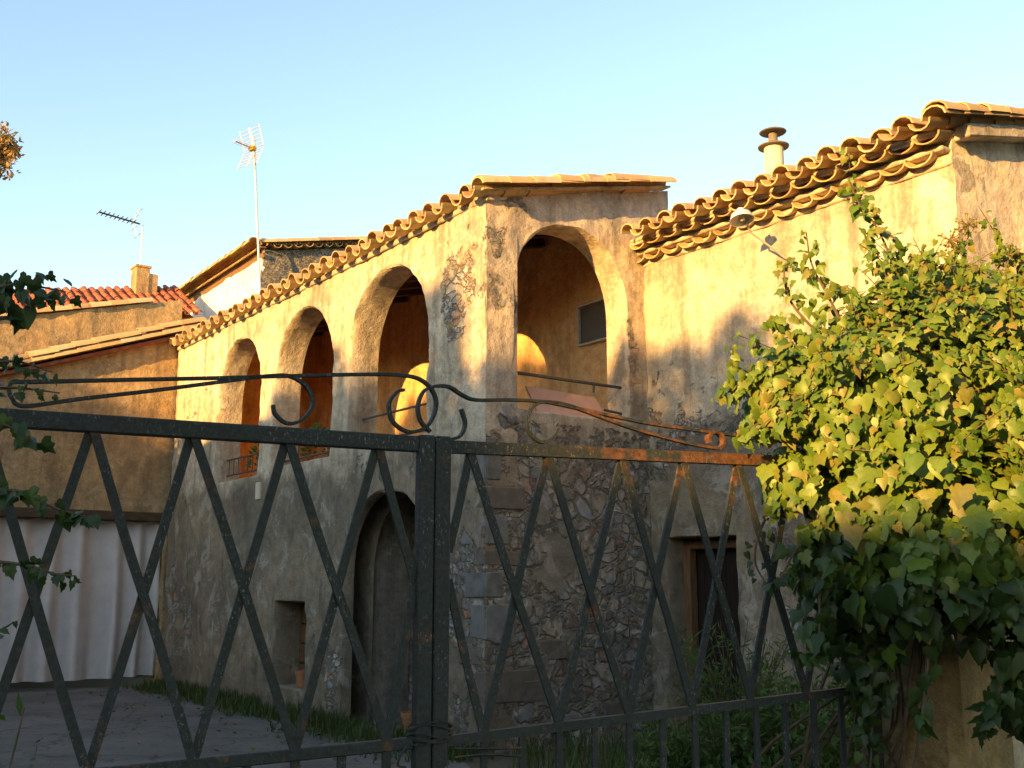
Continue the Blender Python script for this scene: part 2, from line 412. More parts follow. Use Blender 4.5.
def concrete_mat():
    m, nt, b = new_mat('concrete'); p = pos(nt)
    n1 = nz(nt, p, .8, 8, .65); n2 = nz(nt, p, 7, 7, .7); n3 = nz(nt, p, 70, 4, .7)
    c = mixc(nt, ramp(nt, n1, [(.38, 0.), (.62, 1.)]), (.19, .175, .155), (.125, .115, .10))
    c = mixc(nt, ramp(nt, n2, [(.54, 0.), (.66, .7)]), c, (.085, .078, .066))
    c = mixc(nt, .5, c, ramp(nt, n3, [(.3, (.25, .25, .25)), (.7, (.72, .72, .72))]), 'OVERLAY')
    wq = nd(nt, 'VectorMath', {0: nd(nt, 'TexNoise', {'Vector': p, 'Scale': 2.5, 'Detail': 5}).outputs['Color'], 1: (.5, .5, .5)}, operation='MULTIPLY').outputs[0]
    wq = nd(nt, 'VectorMath', {0: wq, 1: p}, operation='ADD').outputs[0]
    e = nd(nt, 'TexVoronoi', {'Vector': wq, 'Scale': .55}, feature='DISTANCE_TO_EDGE').outputs['Distance']
    ck = ramp(nt, e, [(.004, 1.), (.012, 0.)])
    c = mixc(nt, mth(nt, 'MULTIPLY', ck, .45), c, (.04, .04, .035))
    nt.links.new(c, b.inputs['Base Color']); b.inputs['Roughness'].default_value = .95
    bump(nt, b, mth(nt, 'SUBTRACT', mth(nt, 'ADD', n2, mth(nt, 'MULTIPLY', n3, .4)), ck), .5, .012)
    return m
m_concrete = concrete_mat()
m_soil = simple('bare_soil', (.12, .095, .07), 1, .35, 2.5, c2=(.09, .085, .05), bm=.6)
m_road = simple('asphalt', (.06, .058, .055), .9, .25, 30, bm=.3)
m_bark = simple('bark', (.11, .085, .06), .95, .4, 10, sx=(4, 4, 1), bm=.8)
m_stem = simple('woody_stem', (.14, .10, .065), .9, .4, 20)

def iron_mat(name, rust_lo, base=(.02, .024, .023)):
    m, nt, b = new_mat(name); p = pos(nt)
    a = nd(nt, 'Attribute', attribute_name='rust').outputs['Fac']
    n1 = nz(nt, p, 9, 8, .7); n2 = nz(nt, p, 60, 5, .7); n3 = nz(nt, pos(nt, 1, 1, .5), 130, 3, .6)
    rm = mth(nt, 'ADD', n1, a)
    c = mixc(nt, ramp(nt, n2, [(.4, 0.), (.6, 1.)]), base, tuple(x * 1.7 for x in base))
    rc = ramp(nt, n2, [(.3, (.05, .024, .013)), (.5, (.115, .05, .022)), (.7, (.20, .095, .04))])
    c = mixc(nt, ramp(nt, rm, [(rust_lo, 0.), (rust_lo + .09, 1.)]), c, rc)
    fl = mth(nt, 'MULTIPLY', ramp(nt, n3, [(.60, 0.), (.67, 1.)]), ramp(nt, nz(nt, p, 4, 5), [(.47, 0.), (.58, 1.)]))
    c = mixc(nt, mth(nt, 'MULTIPLY', fl, .55), c, (.34, .32, .28))
    nt.links.new(c, b.inputs['Base Color']); b.inputs['Roughness'].default_value = .62; b.inputs['Specular IOR Level'].default_value = .4
    bump(nt, b, mth(nt, 'ADD', n2, mth(nt, 'MULTIPLY', n1, .6)), .6, .004)
    return m
m_iron = iron_mat('painted_iron', .6)
m_rust = iron_mat('rusty_iron', .40, (.05, .035, .025))
m_rail = iron_mat('railing_iron', .62, (.05, .045, .04))

def leaf_mat(name, stops, trans=.25, rough=.45, spec=.4):
    m, nt, b = new_mat(name); g = nt.nodes.new('ShaderNodeNewGeometry')
    c = ramp(nt, g.outputs['Random Per Island'], [(i / max(1, len(stops) - 1), s) for i, s in enumerate(stops)])
    n = nz(nt, pos(nt), 60, 3, .6)
    c = mixc(nt, .3, c, ramp(nt, n, [(.3, (.3, .3, .3)), (.7, (.7, .7, .7))]), 'OVERLAY')
    nt.links.new(c, b.inputs['Base Color']); b.inputs['Roughness'].default_value = rough; b.inputs['Specular IOR Level'].default_value = spec
    tr = nd(nt, 'BsdfTranslucent', {'Color': mixc(nt, 1.0, c, (1.15, 1.2, .6), 'MULTIPLY')})
    mx = nd(nt, 'MixShader', {0: trans, 1: b.outputs[0], 2: tr.outputs[0]})
    nt.links.new(mx.outputs[0], nt.nodes['Material Output'].inputs[0])
    return m
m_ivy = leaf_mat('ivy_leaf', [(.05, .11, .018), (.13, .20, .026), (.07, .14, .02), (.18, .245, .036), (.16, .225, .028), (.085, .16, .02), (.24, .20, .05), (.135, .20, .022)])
m_ivyd = leaf_mat('ivy_leaf_shade_toned', [(.022, .046, .009), (.036, .066, .012), (.027, .055, .01), (.06, .10, .018)], .15)  # same ivy leaf, darkened so the shade is in its colour
m_grass = leaf_mat('grass_blade', [(.035, .07, .015), (.06, .10, .022), (.08, .11, .03), (.045, .08, .02), (.16, .14, .06), (.05, .085, .02)], .2, .7, .2)
m_weed = leaf_mat('weed_leaf', [(.045, .095, .02), (.08, .14, .028), (.10, .165, .038), (.055, .105, .025)], .2, .6, .2)
m_tree = leaf_mat('tree_leaf', [(.035, .06, .015), (.06, .09, .02), (.05, .075, .02)], .15, .6, .2)
m_gold = leaf_mat('autumn_leaf', [(.30, .18, .06), (.38, .25, .09), (.24, .14, .05), (.2, .16, .05)], .2, .7, .2)
m_umbel = simple('ivy_umbel', (.22, .17, .05), .8, .4, 60)

# ---------------------------------------------------------------- ground
def sheet(name, poly, z, mat, kind='structure'):
    mb = MB(); mb.add([Vector((x, y, z)) for x, y in poly], [tuple(range(len(poly)))])
    return tag(mb.build(name, mat), kind=kind)
sheet('ground', [(-900, -900), (900, -900), (900, 900), (-900, 900)], -.02, m_soil)
q0 = uvz(-.2, -.35, 0); q1 = uvz(9.2, -.4, 0)
cy_poly = [(q0.x, q0.y), (q1.x, q1.y), (-14, 17), (-14, 3.2), (-1.2, 4.3), (.6, 5.2)]
sheet('courtyard', cy_poly[::-1], -.012, m_concrete)
sheet('road', [(-40, -8), (40, 6), (40, 12), (2.6, 4.6), (-.3, 3.7), (-40, -2)], -.004, m_road)

# ---------------------------------------------------------------- the arcaded house
house = empty('arcaded_house', uvz(4.5, 1.0, 0), 'old plastered house with a row of arches upstairs and one arch in its end wall', 'house')
def blob(u, z, cu, cz, ru, rz): 
    d = math.hypot((u - cu) / ru, (z - cz) / rz); return max(0., 1.25 - d) if d < 1.25 else 0.
def st_arc(u, z):
    s = max(blob(u, z, .5, 4.75, .62, .75), blob(u, z, 8.3, 1.1, 1.0, 1.1), blob(u, z, 2.0, 1.9, 1.35, 1.25) * .85, blob(u, z, 3.2, .6, .8, 1.2) * .8,
            blob(u, z, 8.2, 4.6, .7, .6) * .7, blob(u, z, .2, 1.5, .55, 2.0), blob(u, z, 5.3, .5, .9, .5) * .7, blob(u, z, 2.2, 2.9, 1.4, .35) * .7)
    return .14 + .42 * min(1, s) if s > 0 else .1
def sn_arc(u, z):
    return max(.5 * blob(u, z, 4.2, 2.85, .95, .5), .5 * blob(u, z, 6.4, 2.75, .9, .5), .35 * blob(u, z, 8.4, 3.2, .7, .7), .3 * blob(u, z, 3.2, 5.3, 3.5, .25), .55 * max(0, 1 - z / .7), .5 * blob(u, z, 7.6, 3.6, .5, .9), .35 * blob(u, z, 3.2, 4.2, .3, 1.2), .3 * blob(u, z, 2.2, 3.1, 1.6, .25))
A3 = arch(1.13, 2.93, 3.24, 4.35, 5.33); A2 = arch(3.41, 5.15, 3.2, 4.35, 5.29); A1 = arch(5.64, 7.24, 3.14, 4.4, 5.27)
GA = arch(1.02, 2.92, -.02, 1.7, 2.66, 20, .9)
GA[0] = (1.02, .0); GA[1] = (2.92, .0)
NI = [(3.93, .31), (4.86, .31), (4.86, 1.38), (3.93, 1.38)]
WT = .4
outl = [(0, -.05), (9.15, -.05), (9.15, 5.665), (0, 5.665)]
GA2 = [(x, max(z, .02)) for x, z in GA]
pw = wall_panel(C0, U, -V, outl, [A3, A2, A1, GA2, NI], WT,   .06, .026, st_arc, sn_arc, [WT, WT, WT, .13, WT], seed=1, jst=[.1, .1, .1, .3, .2], shade_coat=lambda u, z: max(0., min(1., .5 + (3.05 + .35 * noise.noise(Vector((u * .8, 2, 0))) - z) * .8)))
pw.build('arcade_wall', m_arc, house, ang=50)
def st_gab(v, z):
    s = 0.
    if z < 3.3: s = .5 + .3 * min(1, (3.3 - z) / 1.2)
    s = max(s, blob(v, z, .1, 4.9, .3, .9) * .75, blob(v, z, 2.05, 4.2, .28, .9) * .7, blob(v, z, .3, 5.65, .5, .3) * .75, blob(v, z, .25, 3.3, .35, .4) * .7, blob(v, z, 1.1, 5.95, .9, .2) * .6)
    s -= blob(v, z, .9, 2.0, .42, .55) * .5
    return max(.12, min(.85, s)) * (1 if z < 3.3 else .72)
def sn_gab(v, z):
    return max(.5 * blob(v, z, 2.12, 3.9, .18, 1.0), .35 * blob(v, z, 1.2, 6.1, 1.2, .3), .45 * max(0, 1 - z / .6), .4 * blob(v, z, 1.3, 3.2, 1.0, .25))
CA = arch(.36, 1.96, 3.4, 4.55, 5.5, 24, .88)
gz = lambda v: 5.56 + .235 * v
outg = [(0.0, -.05), (2.25, -.05), (2.25, 5.1), (2.66, 5.1), (2.66, gz(2.66) + .085), (0, gz(0) + .085)]
wall_panel(C0, V, -U, outg, [CA], .35, .055, .022, st_gab, sn_gab, seed=4, shade_coat=lambda u, z: max(0., min(1., .5 + (3.05 + .35 * noise.noise(Vector((u * .8, 2, 0))) - z) * .8))).build('gable_wall', m_gab, house, ang=50)
# recess behind the ground arch, niche back
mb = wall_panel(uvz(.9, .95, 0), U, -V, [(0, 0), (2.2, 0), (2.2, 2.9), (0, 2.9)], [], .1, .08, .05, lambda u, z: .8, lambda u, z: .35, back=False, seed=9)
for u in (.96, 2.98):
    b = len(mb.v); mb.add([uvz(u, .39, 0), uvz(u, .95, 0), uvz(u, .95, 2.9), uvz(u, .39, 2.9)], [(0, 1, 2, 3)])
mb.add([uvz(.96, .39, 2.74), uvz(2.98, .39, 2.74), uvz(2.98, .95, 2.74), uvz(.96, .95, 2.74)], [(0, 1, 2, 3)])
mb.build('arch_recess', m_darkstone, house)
mb = MB(); mb.box(uvz(4.4, .42, .85), U, V, Z, .5, .02, .56); mb.build('niche_back', m_wood, house)
mb = MB()
for k in range(4): mb.bevbox(uvz(4.4, .385, .45 + .255 * k), U, V, Z, .455, .012, .115, .004)
mb.build('niche_boards', m_brownwood, house)
# inside of the loggia
mb = wall_panel(uvz(.35, 2.3, 3.0), U, -V, [(0, 0), (8.8, 0), (8.8, 3.15), (0, 3.15)], [], .2, .15, .015, lambda u, z: .1, lambda u, z: .12, seed=12)
mb.build('back_wall', m_orange, house)
mb = wall_panel(uvz(8.85, .4, 3.0), V, -U, [(0, 0), (1.9, 0), (1.9, 3.0), (0, 2.5)], [], .2, .2, .015, None, None, seed=13)
mb.build('end_wall', m_orange, house)
mb = MB(); mb.box(uvz(4.6, 1.35, 3.02), U, V, Z, 4.2, .95, .09); mb.build('loggia_floor', simple('pale_clay_floor', (.55, .37, .24), .85, .25, 8), house)
sl_d = (V + Z * .235).normalized(); sl_n = (Z - V * .235).normalized()
mb = MB(); c = uvz(4.55, 1.32, gz(1.32) + .06); mb.box(c, U, sl_d, sl_n, 4.48, 1.36, .02); mb.build('roof_boards', m_plank, house)
for k in range(15):
    mb = MB(); mb.bevbox(uvz(.75 + .58 * k, 1.33, gz(1.33) - .045), U, sl_d, sl_n, .05, .95, .07, .008); mb.build('ceiling_beam', m_wood, house)
# interior window + small box on the back wall
fr = MB(); uw0, uw1, z0, z1 = .66, 1.2, 4.52, 5.02
for (cu, cz, hu, hz) in (((uw0 + uw1) / 2, z0, .285, .014), ((uw0 + uw1) / 2, z1, .285, .014), (uw0, (z0 + z1) / 2, .014, .236), (uw1, (z0 + z1) / 2, .014, .236)):
    fr.bevbox(uvz(cu, 2.27, cz), U, V, Z, hu, .03, hz, .006)
wf = fr.build('window', m_frame, house)
mb = MB(); mb.box(uvz((uw0 + uw1) / 2, 2.285, (z0 + z1) / 2), U, V, Z, .27, .008, .22); mb.build('pane', m_glass, wf)

def roof(mb, org, e, d, n, length, run, sp=.315, rowl=.36, r=.118, jit=.016, rnd=None, L=.46):
    nc = int(length / sp); nr = max(1, int(math.ceil(run / rowl)))
    for c in range(nc + 1):
        for k in range(nr):
            def J(a=jit): return rnd.uniform(-a, a)
            base = org + e * (c * sp) + d * (k * rowl + J(.045)) + n * (k * .004 + J(.012))
            ed = (e + d * J(.08)).normalized(); dd_ = (d + e * J(.07) + n * J(.03)).normalized()
            mb.tile(base + n * .055, dd_, ed, n, L, r * (1 + J(.06)), r * .8, True)
            if c < nc: mb.tile(base + e * (sp / 2) + n * (.05 + .02), (d + e * J(.03)).normalized(), ed, n, L, r * .95, r * .78, False)
rr = random.Random(3)
mb = MB(); roof(mb, uvz(-.16, -.2, gz(-.2) + .065), U, sl_d, sl_n, 9.35, 2.4, rnd=rr)
# verge tiles along the gable
for k in range(8):
    mb.tile(uvz(-.16, -.22, gz(-.22) + .10) + sl_d * (.345 * k) + sl_n * (.012 + rr.uniform(0, .02)), (sl_d + U * rr.uniform(-.03, .03)).normalized(), U, sl_n, .46, .13, .105, True)
rf = mb.build('roof', m_tile, house, ang=40)
mb = MB()
mb.bevbox(uvz(4.55, .02, gz(0) + .03), U, sl_d, sl_n, 4.6, .06, .03, .01)
mb.bevbox(uvz(-.065, 1.22, gz(1.22) + .10), U, sl_d, sl_n, .075, 1.40, .012, .004)
mb.build('mortar_bed', m_gab, rf)
# quoins at the corner
z = .1; qr = random.Random(5); k = 0
m_quoin = [m_stoneblock, simple('dressed_stone_warm', (.18, .15, .12), .95, .35, 9, c2=(.12, .1, .08), bm=.8), simple('dressed_stone_pale', (.22, .21, .195), .95, .3, 7, c2=(.15, .142, .133), bm=.8)]
while z < 2.9:
    h = qr.uniform(.16, .44); wl = qr.uniform(.38, .75) if k % 2 else qr.uniform(.2, .36); wu = qr.uniform(.18, .3) if k % 2 else qr.uniform(.3, .5)
    if qr.random() < .68:
        mb = MB(); mb.bevbox(uvz(wu / 2 - .012, wl / 2 - .012, z + h / 2), U, V, Z, wu / 2, wl / 2, h / 2 - .014, .028, .007, qr); mb.build('quoin_stone', m_quoin[qr.randrange(3)], house)
    z += h; k += 1
for (v, zz, hv, hz) in ((.62, .55, .16, .13), (.85, .95, .2, .12), (1.5, 1.0, .1, .08), (1.0, .22, .2, .1), (1.7, .3, .18, .12), (.75, 2.75, .15, .09)):
    mb = MB(); mb.bevbox(uvz(.035, v, zz), U, V, Z, .05, hv, hz, .03, .01, qr); mb.build('quoin_stone', m_quoin[qr.randrange(3)], house)
mb = MB()
for k in range(9): mb.bevbox(uvz(-.0, 2.04 + (k % 2) * .02, 3.62 + .085 * k), U, V, Z, .008, .085 - (k % 3) * .018, .028, .006, .006, qr)
mb.build('brick_strip', m_brick, house)
mb = MB(); mb.bevbox(uvz(5.52, -.012, 2.9), U, V, Z, .07, .02, .12, .006); mb.build('plaque', m_plaque, house)
# railings
def railing(org, e, u0, u1, zs, nv, r=.014, inset=None):
    mb = MB()
    for z in zs: mb.tube([org + e * (u0 - .03) + Z * z, org + e * (u1 + .03) + Z * z], r, 6)
    for k in range(nv): 
        u = u0 + (u1 - u0) * (k + .5) / nv; mb.tube([org + e * u + Z * zs[0], org + e * u + Z * zs[-1]], r * .6, 5)
    mb.at = {'rust': [.0] * len(mb.v)}
    return mb.build('railing', m_rail, house)
railing(uvz(0, .2, 0), U, 1.13, 2.93, (3.32, 3.62), 0)
railing(uvz(0, .2, 0), U, 3.41, 5.15, (3.30, 3.60), 2)
railing(uvz(0, .2, 0), U, 5.64, 7.24, (3.26, 3.50), 9)
railing(uvz(.12, 0, 0), V, .36, 1.94, (3.80,), 0, .018)
mb = MB()
mb.tube([uvz(.12, .43, 3.4), uvz(.12, .43, 3.80)], .012, 6); mb.build('railing_post', m_rail, house); mb = MB(); mb.tube([uvz(.12, 1.55, 3.70), uvz(.12, 1.55, 3.80)], .012, 6); mb.build('railing_post', m_rail, house)
mb = MB(); mb.tube([uvz(.12, 1.70, 3.52), uvz(.12, 1.96, 3.50)], .014, 6); mb.build('railing_stub', m_rail, house)
# ---------------------------------------------------------------- the tall wing
wing = empty('farmhouse_wing', uvz(-2, 4.5, 0), 'tall rubble walled farmhouse wing with stepped tile eaves behind the ivy', 'house')
VW = 2.25
SW = 3.92
def st_w(s, z):
    a = .14 + .24 * max(0, min(1, (4.6 - z) / 1.2))
    a -= .45 * blob(s, z, .8, 2.5, .9, .45); a -= .4 * (blob(s, z, 1.5, 1.2, .28, 1.4) + blob(s, z, .1, 1.2, .2, 1.2)); a += .1 * blob(s, z, .5, 3.2, .9, .9)
    return max(.05, a)
def sn_w(s, z): return max(.34 * max(0, min(1, (z - 4.75) / .4)), .35 * blob(s, z, .1, 3.9, .3, 1.2), .4 * max(0, 1 - z / .8), .3 * blob(s, z, 1.9, 4.3, .5, .5))
DO = [(.26, .02), (1.24, .02), (1.24, 2.1), (.26, 2.1)]
wall_panel(uvz(.3, VW, 0), -U, -V, [(.05, -.05), (SW + .3, -.05), (SW + .3, 5.3), (.05, 5.3)], [[(x + .3, z) for x, z in DO]], .5, .055, .03,
           lambda s, z: st_w(s - .3, z), lambda s, z: sn_w(s - .3, z), seed=21, soft=.02, shade_coat=lambda u, z: max(0., min(1., .5 + (3.3 + .35 * noise.noise(Vector((u * .8, 2, 0))) - z) * .8))).build('front_wall', m_wing, wing, ang=50)
RS = .235
rz = lambda v: 5.59 + RS * (v - VW + .4)
sd = (V + Z * RS).normalized(); sn = (Z - V * RS).normalized()
WI = [(.95, 3.95), (2.0, 3.95), (2.0, 4.62), (.95, 4.62)]
wall_panel(uvz(-SW, VW, 0), V, -U, [(0, -.05), (6, -.05), (6, rz(VW + 6) - .12), (0, rz(VW) - .12)], [WI], .4, .09, .02, lambda v, z: .04, None, seed=23).build('gable_wall', m_end, wing, ang=50)
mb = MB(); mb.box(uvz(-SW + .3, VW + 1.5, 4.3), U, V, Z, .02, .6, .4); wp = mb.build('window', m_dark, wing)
mb = MB()
for v in (.99, 1.96): mb.bevbox(uvz(-SW + .24, VW + v, 4.285), U, V, Z, .03, .035, .33, .006)
mb.bevbox(uvz(-SW + .24, VW + 1.475, 4.58), U, V, Z, .03, .45, .035, .006)
mb.build('window_frame', m_brownwood, wp)
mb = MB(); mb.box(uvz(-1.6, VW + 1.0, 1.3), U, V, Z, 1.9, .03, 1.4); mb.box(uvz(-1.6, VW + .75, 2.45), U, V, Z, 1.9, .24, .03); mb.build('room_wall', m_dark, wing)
# door of dark boards inside its frame
mb = MB()
for k in range(6): mb.bevbox(uvz(-.35 - .16 * k, VW + .4, 1.04), U, V, Z, .077, .02, 1.03, .006)
dr = mb.build('door', simple('door_boards', (.028, .02, .014), .85, .4, 6, sx=(8, 8, 1)), wing)
mb = MB()
for s_ in (.30, 1.20): mb.bevbox(uvz(-s_, VW + .3, 1.05), U, V, Z, .05, .06, 1.03, .01)
mb.bevbox(uvz(-.75, VW + .3, 2.03), U, V, Z, .40, .06, .045, .01)
mb.build('door_frame', m_brownwood, wing)
mb = MB(); mb.lathe(uvz(-1.08, VW + .375, 1.05), [(0, -.05), (.025, -.04), (.03, -.02), (.012, 0)], 10, V); mb.build('handle', m_zinc, dr)
# stepped eaves: two corbel courses of barrel tiles and the roof above
mb = MB(); rr = random.Random(11)
for k, (zz, ov) in enumerate(((5.25, .15), (5.38, .27))):
    sp = .262; od = (V * .97 + Z * .24).normalized(); on = (Z * .97 - V * .24).normalized()
    for c in range(16):
        s_ = .03 + sp * (c + (k % 2) * .5) + rr.uniform(-.02, .02)
        if s_ > SW + .02: continue
        J = lambda a: rr.uniform(-a, a)
        b = uvz(-s_, VW - ov + J(.035), zz + .085 + J(.015))
        mb.tile(b, (od + U * J(.08)).normalized(), (U + Z * J(.09)).normalized(), on, .46, .136 + J(.008), .115, False, .018, 8, .62)
mb.build('eaves_course', m_tile, wing, ang=40)
mb = MB(); roof(mb, uvz(-SW - .12, VW - .45, rz(VW - .45) - .12), U, sd, sn, SW + .10, 6.6, sp=.27, rnd=rr, r=.112)
for k in range(18):
    mb.tile(uvz(-SW - .12, VW - .43, rz(VW - .43) - .04) + sd * (.36 * k) + sn * rr.uniform(0, .02), (sd + U * rr.uniform(-.03, .03)).normalized(), U, sn, .46, .13, .105, True)
wr = mb.build('roof', m_tile, wing, ang=40)
mb = MB()
mb.box(uvz(-SW / 2, VW + 2.9, rz(VW + 2.9) - .16), U, sd, sn, SW / 2 + .02, 3.2, .02)
for k, (zz, ov, hz_) in enumerate(((5.285, .03, .05), (5.375, .13, .022), (5.50, .24, .02))):
    mb.bevbox(uvz(-SW / 2, VW - ov / 2 + .1, zz), U, V, Z, SW / 2 - .01 * k, ov / 2 + .1, hz_, .012)
mb.build('mortar_bed', m_wing, wr)
mb = MB(); mb.bevbox(uvz(-SW - .07, VW + 3.1, rz(VW + 3.1) - .17), U, sd, sn, .085, 3.15, .06, .012); mb.build('verge_cornice', m_gab, wing)
# flue
fl = at(775, 180, uvz(0, VW + .55, 0), V)
mb = MB(); b0 = Vector((fl.x, fl.y, fl.z - .5))
def zat(py): return at(775, py, uvz(0, VW + .55, 0), V).z
zt = zat(147)
mb.lathe(b0, [(.105, 0), (.105, zt - b0.z), (.09, zt - b0.z), (.09, zt - b0.z - .3)], 18)
ch = mb.build('chimney', m_plaque, wing, ang=40)
mb = MB(); mb.lathe(Vector((fl.x, fl.y, zt)), [(.105, 0), (.168, .0), (.172, .012), (.11, .04), (.09, .05), (.05, .06), (.05, .17), (.14, .17), (.15, .18), (.12, .195), (0, .205)], 18); mb.build('chimney_cap', m_cap, ch, ang=40)

# wall lamp
lp = uvz(-2.12, VW, 4.78)
lamp = empty('wall_lamp', lp, 'white dish shaded lamp on a thin curved arm fixed under the stepped tile eaves', 'lamp')
hd = at(741, 214, uvz(0, VW - .62, 0), V)
mb = MB(); mb.lathe(lp, [(0, .03), (.05, .03), (.06, 0)], 12, -V); mb.build('wall_plate', m_zinc, lamp)
mb = MB(); mb.tube([lp - V * .02, lp - V * .2 + Z * .12 + U * .06, lp - V * .42 + Z * .27 + U * .15, hd + Z * .03], .012, 8); mb.build('arm', m_zinc, lamp)
ax = (-Z * .95 - V * .1 - U * .22).normalized()
mb = MB(); mb.lathe(hd, [(.015, -.06), (.035, -.055), (.045, -.02), (.10, .01), (.122, .075), (.116, .075), (.095, .015), (.04, -.012), (.0, -.012)], 20, ax); mb.build('lamp_shade', m_enamel, lamp, ang=50)
mb = MB(); mb.lathe(hd, [(.016, -.02), (.02, .02), (.034, .05), (.028, .07), (0, .082)], 12, ax); mb.build('bulb', m_frame, lamp, smooth=True)

# pink board behind the corner railing
mb = MB(); a = at(524, 386, uvz(.30, 0, 0), U); 
P0, P1, P2, P3 = at(526, 386, uvz(.30, 0, 0), U), at(594, 397, uvz(.30, 0, 0), U), at(614, 427, uvz(.16, 0, 0), U), at(541, 419, uvz(.16, 0, 0), U)
nn = (P1 - P0).cross(P3 - P0).normalized() * .02
mb.add([P0, P1, P2, P3, P0 + nn, P1 + nn, P2 + nn, P3 + nn], [(0, 1, 2, 3), (7, 6, 5, 4), (0, 4, 5, 1), (1, 5, 6, 2), (2, 6, 7, 3), (3, 7, 4, 0)])
tag(mb.build('board', m_pink), 'faded pink board leaning behind the railing of the corner arch', 'board')
# pots
def pot(p, r, h, label, grp='terracotta pots along the arcade wall'):
    mb = MB(); mb.lathe(p, [(0, .0), (r * .68, 0), (r * .9, h * .78), (r * .98, h * .78), (r * 1.02, h), (r * .9, h), (r * .85, h * .85), (0, h * .82)], 20)
    tag(mb.build('flower_pot', m_terra, ang=40), label, 'flower pot', grp)
pot(uvz(4.25, .17, .315), .115, .21, 'larger terracotta pot standing in the square wall niche')
pot(uvz(4.52, .26, .315), .085, .17, 'smaller terracotta pot at the back of the square wall niche')
pot(uvz(1.62, .2, 0.0), .14, .24, 'terracotta pot on the ground inside the low dark arch')
pot(uvz(.55, -.3, 0.0), .15, .3, 'terracotta pot on the ground at the house corner beside the stone quoins')

# ---------------------------------------------------------------- annex, curtain
UA = 9.2
ann = empty('annex', uvz(UA, -4, 0), 'ochre plastered annex with a wide curtained opening below a tiled verge', 'building')
pA = uvz(UA, 0, 0)
def av(px, py): h = at(px, py, pA, U); return (h - C0).dot(V), h.z
v0, zz0 = av(0, 374); v1, zz1 = av(200, 332)
sA = (zz1 - zz0) / (v1 - v0)
vc1, zc1 = av(166, 514); vc0 = -9.0
ztop = lambda v: zz0 + sA * (v - v0)
op = [(-8.5, -.04), (vc1, -.04), (vc1, zc1 - .13), (-8.5, zc1 - .13)]
wall_panel(uvz(UA, 0, 0), V, -U, [(-9.5, -.05), (.9, -.05), (.9, ztop(.9)), (-9.5, ztop(-9.5))], [op], .35, .12, .03, lambda v, z: .12, lambda v, z: .45 * max(0, min(1, (z - 3.2) / .8)) * max(0, min(1, (4.6 - z) / .6)) + .3 * blob(v, z, -2, 2.9, 3, .4), seed=31).build('front_wall', m_annex, ann, ang=50)
mb = MB(); mb.bevbox(uvz(UA - .02, (vc1 - 8.5) / 2, zc1 - .06), U, V, Z, .04, (vc1 + 8.5) / 2 + .03, .075, .01); mb.build('lintel', m_wood, ann)
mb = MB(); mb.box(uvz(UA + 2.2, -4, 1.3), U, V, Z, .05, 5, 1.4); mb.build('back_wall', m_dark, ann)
sdA = (V + Z * sA).normalized(); snA = (Z - V * sA).normalized()
mb = MB(); rr = random.Random(17)
roof(mb, uvz(UA - .14, -9.5, ztop(-9.5) + .0), U, sdA, snA, 2.0, 10.4, rnd=rr, sp=.28)
for k in range(29): mb.tile(uvz(UA - .14, -9.5, ztop(-9.5) + .06) + sdA * (.36 * k), (sdA + U * rr.uniform(-.02, .02)).normalized(), U, snA, .46, .13, .105, True)
ar = mb.build('roof', m_tile, ann, ang=40)
mb = MB(); mb.bevbox(uvz(UA + .9, -4.3, ztop(-4.3) - .015), U, sdA, snA, 1.05, 5.2, .03, .008); mb.build('roof_boards', m_redtile, ar)
# curtain: pleated sheet
cu = empty('curtain', uvz(UA + .15, -3, 0), 'pale lilac canvas curtain hanging across the annex opening', 'curtain')
mb = MB(); nx = 420; rows = 10; zt_ = zc1 - .15; zb = .16
for j in range(rows + 1):
    t = j / rows
    for i in range(nx + 1):
        v = -7.5 + (vc1 - .02 + 7.5) * i / nx
        ph = 15 * v + 1.5 * math.sin(1.7 * v) + .9 * math.sin(3.9 * v + .6)
        ph += 1.8 * noise.noise(Vector((v * 1.3, t * .9, 2)))
        d = (.085 + .06 * noise.noise(Vector((v * 1.9, t * .5, 7)))) * math.sin(ph) + .10 * noise.noise(Vector((v * 2.6, t * .35, 4))) + .03 * noise.noise(Vector((v * 7, t * 1.2, 9)))
        z = zt_ + (zb - zt_) * t + (0 if j else .018 * math.sin(ph * 1.0)) + (.03 * math.sin(v * 1.1) if j == rows else 0)
        mb.v.append(uvz(UA + .15 + d * (.6 + .5 * t), v, z))
for j in range(rows):
    for i in range(nx): a = j * (nx + 1) + i; mb.f.append((a, a + 1, a + nx + 2, a + nx + 1))
mb.build('cloth', m_curtain, cu, smooth=True)
mb = MB(); mb.tube([uvz(UA + .15, -8.4, zt_ + .03), uvz(UA + .15, vc1 - .01, zt_ + .03)], .014, 6); mb.build('curtain_rail', m_rail, cu)

# ---------------------------------------------------------------- houses behind
U2 = 11.6
up = empty('garden_house', uvz(U2, -3, 0), 'low ochre house wall with a yellow tile edge rising behind the annex', 'house')
p2 = uvz(U2, 0, 0)
def av2(px, py): h = at(px, py, p2, U); return (h - C0).dot(V), h.z
va, za = av2(0, 318); vb, zb2 = av2(182, 300); s2 = (zb2 - za) / (vb - va); zt2 = lambda v: za + s2 * (v - va)
wall_panel(uvz(U2, 0, 0), V, -U, [(-12, 0), (vb, 0), (vb, zt2(vb)), (-12, zt2(-12))], [], .3, .2, .05, lambda v, z: .2, lambda v, z: .12, seed=41).build('front_wall', m_annex, up, ang=50)
sd2 = (V + Z * s2).normalized(); sn2 = (Z - V * s2).normalized()
mb = MB()
for k in range(int((vb + 12) / .36)): mb.tile(uvz(U2 + .05, -12, zt2(-12) + .02) + sd2 * (.36 * k), (sd2 + U * rr.uniform(-.03, .03)).normalized(), U, sn2, .46, .14, .115, True)
mb.build('roof', m_tile, up, ang=40)
U3 = 15.5
